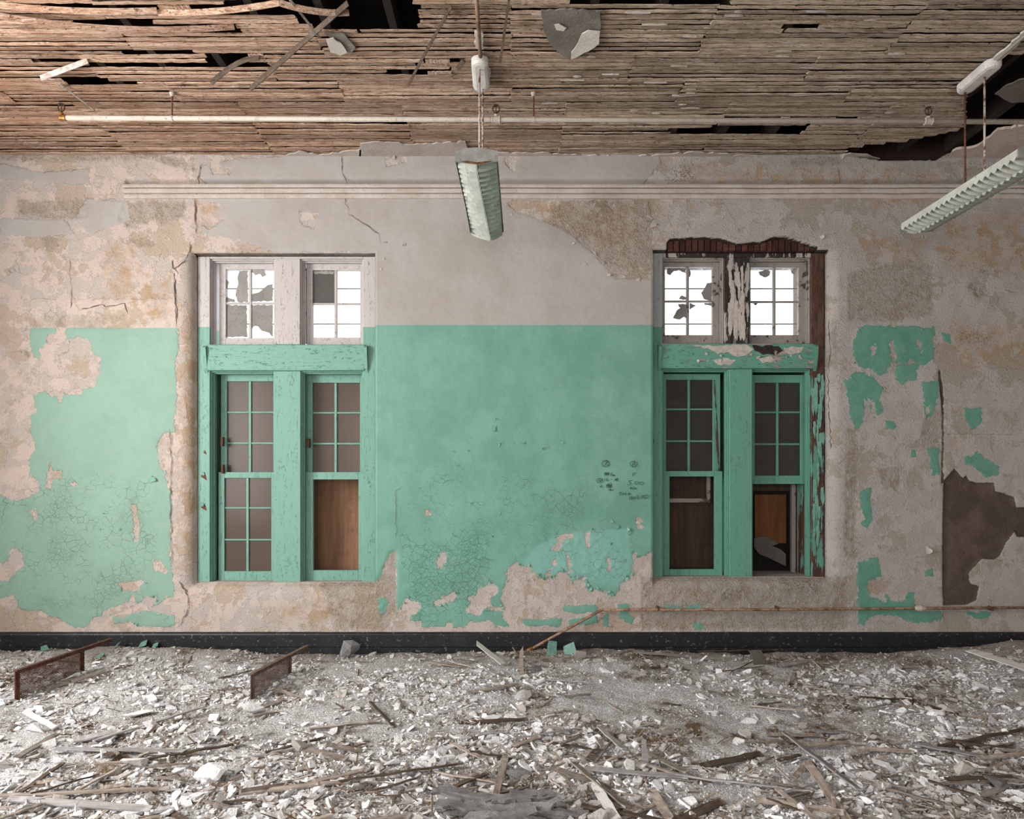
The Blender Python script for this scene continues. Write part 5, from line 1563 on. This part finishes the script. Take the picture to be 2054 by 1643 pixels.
def spot(x, y):
    """where a loose piece lies, told by the things round it"""
    if y > -0.75:
        k = [(-3.0, 'by the baseboard behind the first mesh rail'), (-1.1, 'by the baseboard under the green window'), (0.0, 'by the baseboard beside the grey block'), (1.2, 'by the baseboard near the broken pipe end'), (2.8, 'by the baseboard under the rotten window'), (9, 'on the heap by the white board')]
    elif y > -1.7:
        k = [(-2.6, 'in bright dust around the first mesh rail'), (-1.3, 'in bright dust around the second mesh rail'), (0.2, 'in the grey rubble before the green wall'), (1.6, 'in the white dust below the pencilled notes'), (9, 'in the brown dirt before the rotten window')]
    else:
        k = [(-1.5, 'in the bright near corner among long laths'), (-0.5, 'around the broad rough chunk near the camera'), (0.5, 'around the layered board stack near the camera'), (1.4, 'around the steep bluish lath near the camera'), (9, 'in the near corner by the paired laths')]
    return [b for a, b in k if x < a][0]


# single lumps big enough to pick out
RUB = 'loose plaster lumps in the rubble'
cnt = 0
xs_, ys_ = floor_points(280, 0.6)
for x, y in zip(xs_, ys_):
    s = 0.045 + 0.06 * random.random() ** 2
    me = random.choice(CH + PL + PL)
    o = link('plaster_lump', me, None, (x, y, hz(x, y) + s * 0.10))
    o.scale = (s * random.uniform(0.9, 1.5), s * random.uniform(0.8, 1.2), s)
    o.rotation_euler = (random.gauss(0, 0.3), random.gauss(0, 0.3), random.uniform(0, 6.28))
    o['label'] = ('flat broken plaster piece ' if me in PL else 'angular plaster lump ') + spot(x, y); o['category'] = 'plaster lump'; o['group'] = RUB


def lump(px, py, sx, sy, szz, rot, label, seed, mat='chip', flat=0.8, z=None, n=14):
    x, y = FP(px, py)
    me = chunk(seed, flat, n, 'broken_lump', mat)
    at = me.attributes.new('tone', 'FLOAT', 'POINT'); at.data.foreach_set('value', np.full(len(me.vertices), 0.3, dtype=np.float32))
    o = link('plaster_lump', me, None, (x, y, (hz(x, y) if z is None else z) + szz * 0.3))
    o.scale = (sx, sy, szz); o.rotation_euler = rot
    o['label'] = label; o['category'] = 'plaster lump'


lump(697, 1312, 0.20, 0.12, 0.22, (0.3, -0.5, 0.2), 'big grey plaster block standing against the black baseboard', 101, 'layer')
lump(508, 1432, 0.17, 0.12, 0.13, (0.2, 0.3, 0.6), 'pale lump just in front of the nearer post of the second mesh rail', 102)
lump(600, 1505, 0.10, 0.09, 0.12, (0.4, 0.2, 0.1), 'pointed cream lump between two crossing laths below the green window', 103)
lump(283, 1435, 0.20, 0.12, 0.05, (0.1, 0.0, 0.3), 'flat bright plaster slab in front of the mesh rails', 104, flat=0.5)
lump(302, 1468, 0.11, 0.08, 0.08, (0.2, 0.2, 0.1), 'small square plaster block beside the slanting dark lath', 105)
lump(270, 1545, 0.16, 0.10, 0.09, (0.2, 0.1, 0.2), 'ridged brown plaster lump with wood grain imprints', 106)
lump(122, 1538, 0.10, 0.08, 0.08, (0.2, 0.4, 0.4), 'rust-stained plaster lump near the corner of broken laths', 107)
lump(430, 1560, 0.20, 0.16, 0.12, (0.2, 0.1, 0.7), 'broad rough plaster chunk in the middle of the near rubble', 108)
lump(1078, 1350, 0.18, 0.10, 0.06, (0.1, 0, 0.1), 'flat grey chunk below the two green paint sheets', 109, 'layer', 0.5)
lump(1165, 1325, 0.12, 0.09, 0.09, (0.2, 0.2, 0.4), 'pale stone-like lump under the slanting green sheet', 110)
lump(1045, 1555, 0.19, 0.15, 0.04, (0.15, 0.1, 0.3), 'pitted grey plaster slab leaning over the dark hollow', 111, 'layer', 0.4)
lump(930, 1480, 0.14, 0.12, 0.05, (0.1, 0.2, 0.5), 'cupped plaster shell lying near the middle of the floor', 112, flat=0.4)
lump(1050, 1410, 0.16, 0.13, 0.09, (0.2, 0.1, 0.2), 'round whitish lump in the middle of the white dust', 113)
lump(1935, 1555, 0.14, 0.10, 0.11, (0.3, 0.3, 0.3), 'white angular chunk beside the paired laths', 114)
lump(2000, 1580, 0.20, 0.14, 0.08, (0.1, 0.2, 0.8), 'grey folded plaster sheet at the bottom corner under the laths', 115, 'layer', 0.6)
lump(1905, 1430, 0.16, 0.12, 0.07, (0.1, 0.1, 0.4), 'dusty mound-like lump below the white board', 116)
lump(600, 1300, 0.13, 0.09, 0.05, (0.1, 0.1, 0.1), 'low crumbling lump beside the big grey block', 117, flat=0.5)

# layered board stack at the near edge
st = empty('layered_board', (*FP(1010, 1620), 0.0), label='weathered stack of layered grey board at the bottom edge', category='board')
for k in range(15):
    x, y = FP(1000 + random.uniform(-70, 90), 1612 + k * 3.6, 0)
    wv = random.uniform(0.08, 0.24); dd = random.uniform(0.012, 0.03)
    p = jag([(-wv, -dd), (-wv * 0.3, -dd * 1.2), (wv * 0.4, -dd), (wv, -dd * 0.8), (wv * random.uniform(0.8, 1.0), dd), (0, dd * 1.2), (-wv * random.uniform(0.7, 1.0), dd * 1.1)], 0.014, 0.03)
    zz = hz(x, y) + 0.055 - k * 0.002 + random.uniform(-0.008, 0.008); ph = random.uniform(0, 6); tl = random.uniform(-0.12, 0.12); ty_ = random.uniform(-0.1, 0.4)
    MB().prism(p, lambda a, b: (x + a, y + b, zz + 0.012 * math.sin(a * 13 + ph) + a * tl + b * ty_), lambda a, b: (x + a, y + b, zz + 0.013 + 0.012 * math.sin(a * 13 + ph) + a * tl + b * ty_)).build('layer', M['layer'], st)

# fallen laths one by one
FL = {m: [lath_mesh('fallen_lath', 40 + i, M[m], 0.034, 0.008, 8, 0.006) for i in range(3)] for m in ('lathf', 'lath_dark', 'lath_grey', 'white_board')}


def fallen(px0, py0, px1, py1, label, mat='lathf', w=1.0, lift=0.018, group='fallen laths on the rubble'):
    (x0, y0), (x1, y1) = FP(px0, py0, 0.03), FP(px1, py1, 0.03)
    za, zb = hz(x0, y0) + lift, hz(x1, y1) + lift
    mid = hz((x0 + x1) / 2, (y0 + y1) / 2) + lift - (za + zb) / 2
    if mid > 0:
        za += mid; zb += mid
    v = Vector((x1 - x0, y1 - y0, zb - za)); L = v.length
    o = link('fallen_lath', random.choice(FL[mat]), None, ((x0 + x1) / 2, (y0 + y1) / 2, (za + zb) / 2))
    o.scale = (L, w, 1)
    o.rotation_euler = (random.uniform(-0.35, 0.35), -math.asin(max(-1, min(1, (zb - za) / L))), math.atan2(y1 - y0, x1 - x0))
    o['label'] = label; o['category'] = 'lath'; o['group'] = group
    return o


for a in [
    (34, 1521, 116, 1475, 'short lath at the far side of the corner heap, tilted upward', 'lathf'), (-10, 1596, 341, 1582, 'long thin lath lying almost level across the near corner', 'lathf'),
    (17, 1601, 303, 1621, 'broad pale lath sloping down across the near corner', 'lath_grey', 1.1), (157, 1586, 297, 1511, 'lath climbing steeply from the level laths to the ridged lump', 'lathf'),
    (187, 1490, 409, 1417, 'long grey lath slanting behind the small square block', 'lath_grey'), (112, 1504, 372, 1506, 'flat bluish lath lying level in the bright dust', 'lath_grey', 1.2),
    (51, 1420, 112, 1460, 'pale short lath near the first mesh rail post', 'white_board'), (297, 1523, 480, 1485, 'thin brown lath running past the ridged lump', 'lath_dark', 0.6),
    (480, 1584, 700, 1558, 'brown-ended lath rising beside the broad rough chunk', 'lathf', 0.9), (532, 1505, 648, 1471, 'thin dark stick behind the pointed cream lump', 'lath_dark', 0.5),
    (61, 1591, 198, 1557, 'brown lath tucked under the steep lath in the corner', 'lath_dark'), (-5, 1642, 89, 1613, 'lath cut off by the bottom corner of the picture', 'lathf', 1.3),
    (147, 1485, 239, 1468, 'wide grey board scrap half buried in bright dust', 'lath_grey', 2.2), (680, 1561, 929, 1528, 'long dark lath in the near middle, sloping gently up', 'lath_dark'),
    (1174, 1540, 1380, 1557, 'pale lath leading from the leaning slab toward the notes side', 'lath_grey'), (1150, 1533, 1259, 1615, 'curved lath falling toward the bottom beside the leaning slab', 'lathf'),
    (1191, 1567, 1239, 1639, 'wide pale lath pointing steeply at the bottom edge', 'white_board', 1.3), (1014, 1516, 994, 1588, 'brown lath standing across the pitted slab', 'lathf', 1.0),
    (891, 1578, 977, 1547, 'short brown lath just above the layered board stack', 'lath_dark'), (1201, 1462, 1253, 1503, 'short grey lath in white dust above the long pale lath', 'lath_grey'),
    (1287, 1503, 1380, 1544, 'lath crossing over a small upright slat', 'lathf'), (743, 1412, 792, 1452, 'short dark lath at the edge of the dark hollow', 'lath_dark', 0.7),
    (905, 1487, 973, 1521, 'narrow tan lath by the cupped plaster shell', 'lathf', 0.6), (1167, 1612, 1348, 1636, 'dark lath lying level at the end of the layered stack', 'lath_dark'),
    (1307, 1578, 1345, 1632, 'split fanned lath near the bottom edge', 'lathf', 1.2), (1572, 1469, 1722, 1586, 'long bluish lath running steeply through the grey dust', 'lath_grey', 1.1),
    (1620, 1527, 1705, 1643, 'broad lath beside the steep bluish one, reaching the bottom edge', 'lathf', 1.2), (1354, 1552, 1627, 1583, 'long grey lath lying level before the steep bluish lath', 'lath_grey'),
    (1405, 1530, 1528, 1511, 'short dark lath above the long level grey one', 'lath_dark', 1.2), (1558, 1578, 1644, 1643, 'thin lath fanning out under the broad one', 'lathf', 0.7),
    (1831, 1484, 1974, 1515, 'pale lath crossing the long dark one near the edge', 'lath_grey'), (1886, 1491, 2060, 1462, 'long dark lath running out at the picture edge', 'lath_dark'),
    (1896, 1561, 2036, 1555, 'upper of the paired brown laths near the bottom corner', 'lath_dark'), (1610, 1492, 1708, 1486, 'short level lath right of the steep bluish lath head', 'lathf', 0.8),
    (1705, 1547, 1814, 1555, 'reddish lath lying level between dust heaps', 'lathf', 0.7), (1354, 1637, 1449, 1603, 'blackened lath at the bottom edge', 'lath_dark', 1.3),
    (1961, 1518, 2060, 1513, 'lath lying level at the picture edge below the crossing laths', 'lathf', 0.8), (1890, 1570, 1990, 1562, 'lower of the paired brown laths near the bottom corner', 'lathf', 0.8),
    (1270, 1290 + 22, 1380, 1312, 'grey lath lying along the foot of the baseboard', 'lath_grey', 0.8), (1400, 1300, 1560, 1296, 'thin dark strip along the baseboard under the second window', 'lath_dark', 0.7),
]:
    fallen(*a)
wb = fallen(1947, 1319, 2070, 1362, 'white painted board lying near the rubble heap in the corner', 'white_board', 2.4, 0.05)
wb['category'] = 'board'; wb['group'] = ''
del wb['group']
# the remaining loose laths
xs_, ys_ = floor_points(130, 0.42)
for x, y in zip(xs_, ys_):
    L = random.uniform(0.10, 0.42); a = random.gauss(0.1, 0.7)
    me = random.choice(FL[random.choice(['lathf', 'lathf', 'lath_dark', 'lath_grey'])])
    o = link('lath_piece', me, None, (x, y, hz(x, y) + 0.016)); o.scale = (L, random.uniform(0.35, 1.0), 1)
    o.rotation_euler = (random.gauss(0, 0.35), random.gauss(0, 0.10), a)
    o['label'] = 'short %s lath piece ' % (me.materials[0].name.split('_')[0].replace('fallen', 'brown').replace('bluish', 'grey')) + spot(x, y); o['category'] = 'lath piece'; o['group'] = 'short lath pieces in the rubble'

# flat scraps with a look of their own
def scrap(name, px, py, w, h, rot, mat, label, cat, th=0.008, lift=0.03):
    x, y = FP(px, py); r = random.Random(px)
    p = jag([(-w / 2, 0), (w / 2, 0), (w / 2 * r.uniform(0.7, 1), h), (-w / 2 * r.uniform(0.6, 1), h * r.uniform(0.8, 1))], 0.004, 0.04, r)
    m = MB().prism(p, lambda a, b: (a, 0, b), lambda a, b: (a, th, b)).build(name, M[mat], None, label=label, category=cat)
    m.location = (x, y, hz(x, y) + lift); m.rotation_euler = rot
    return m


scrap('green_paint_sheet', 1106, 1318, 0.085, 0.125, (-0.25, 0.12, 0.1), 'tile_green', 'upright green paint sheet leaning on the black baseboard', 'paint sheet', lift=-0.01)
scrap('green_paint_sheet', 1146, 1318, 0.11, 0.11, (-0.5, -0.4, -0.3), 'tile_green', 'tilted green paint sheet beside the upright one', 'paint sheet', lift=-0.01)
scrap('board_scrap', 1527, 1338, 0.12, 0.16, (-1.0, 0.1, 0.1), 'sheet', 'grey rectangular board scrap on the rubble below the second window', 'board', lift=0.0)
scrap('board_scrap', 1655, 1342, 0.10, 0.13, (-1.15, 0.5, 0.5), 'lathf', 'brown slanted board scrap near the baseboard', 'board', lift=0.0)
scrap('pale_strip', 1010, 1345, 0.05, 0.36, (-1.25, 0.0, 0.75), 'white_board', 'pale ridged strip lying before the broken pipe end', 'strip', lift=0.02)
scrap('propped_lath', 1046, 1362, 0.03, 0.24, (-0.75, 0.0, -0.02), 'lathf', 'brown lath propped up beside the pale strip', 'lath', lift=0.0)
scrap('upright_slat', 1295, 1535, 0.028, 0.12, (-0.35, 0.0, 0.0), 'lath_grey', 'small grey slat standing upright in the rubble', 'slat', lift=0.0)
scrap('wood_sliver', 1411, 1492, 0.012, 0.10, (0.0, 0.02, 0.0), 'lathf', 'pale sliver standing upright out of the dust', 'sliver', lift=0.0)
for px, py, s in [(230, 1308, 0.06), (285, 1306, 0.07), (310, 1305, 0.05), (195, 1328, 0.06), (35, 1302, 0.08), (90, 1312, 0.06)]:
    scrap('green_paint_chip', px, py, s, s * 0.9, (-0.95, random.uniform(-0.5, 0.5), random.uniform(-0.8, 0.8)), 'tile_green', 'small green paint chip among rubble below the green wall corner', 'paint chip', 0.004, 0.01)['group'] = 'green paint chips by the baseboard'

# ------------------------------------------------------------------ rusty mesh rails
def mesh_rail(xa, da, xb, db, xe, de, ztop, mat, label):
    t = empty('mesh_rail', (xa, da - D0, 0.0), label=label, category='mesh rail', group='rusty mesh rails')
    A, B, E = Vector((xa, da - D0, ztop)), Vector((xb, db - D0, ztop - 0.004)), Vector((xe, de - D0, ztop - 0.008))
    dirv = (B - A).normalized()
    r = MB().beam(A - dirv * 0.012, E, 0.030, 0.005).build('top_rail', M[mat], t)
    MB().beam(A - Vector((0, 0, 0.014)), E - Vector((0, 0, 0.014)), 0.005, 0.026).build('rail_lip', M[mat], t)
    for p in (A, B):
        MB().beam(Vector((p.x, p.y, -0.06)), p, 0.028, 0.006, up=(dirv.y, -dirv.x, 0)).beam(Vector((p.x, p.y, -0.06)) + dirv * 0.012, p + dirv * 0.012, 0.006, 0.026, up=(dirv.y, -dirv.x, 0)).build('post', M[mat], t)
    # expanded metal: two families of slanting strands
    L = (B - A).length; Hh = ztop + 0.02; m = MB(); st_ = 0.0165; sl = 0.55
    def P(u, v):
        return A + dirv * u + Vector((0, 0, -v))
    k = -int(Hh / sl / st_) - 2
    while k * st_ < L + Hh / sl:
        for s in (-1, 1):
            u0 = k * st_
            pts = []
            for v in (0.02, Hh):
                u = u0 + v / sl if s > 0 else u0 - v / sl + 0.0
                pts.append((u, v))
            (ua, va), (ub, vb) = pts
            if ub != ua:                                   # clip to 0..L
                def cut(u):
                    return va + (vb - va) * (u - ua) / (ub - ua)
                lo, hi = max(0, min(ua, ub)), min(L, max(ua, ub))
                if hi - lo > 0.004:
                    m.beam(P(lo, cut(lo)), P(hi, cut(hi)), 0.0034, 0.0016, up=(dirv.y, -dirv.x, 0))
        k += 1
    m.build('mesh_panel', M[mat], t)
    return t


mesh_rail(-3.28, 4.62, -3.22, 5.22, -3.187, 5.55, 0.197, 'rust', 'rusty wire mesh rail by the shaded corner, farther from the block')
mesh_rail(-1.723, 4.62, -1.635, 5.12, -1.585, 5.42, 0.176, 'rust_grey', 'rusty wire mesh rail in front of the green window')
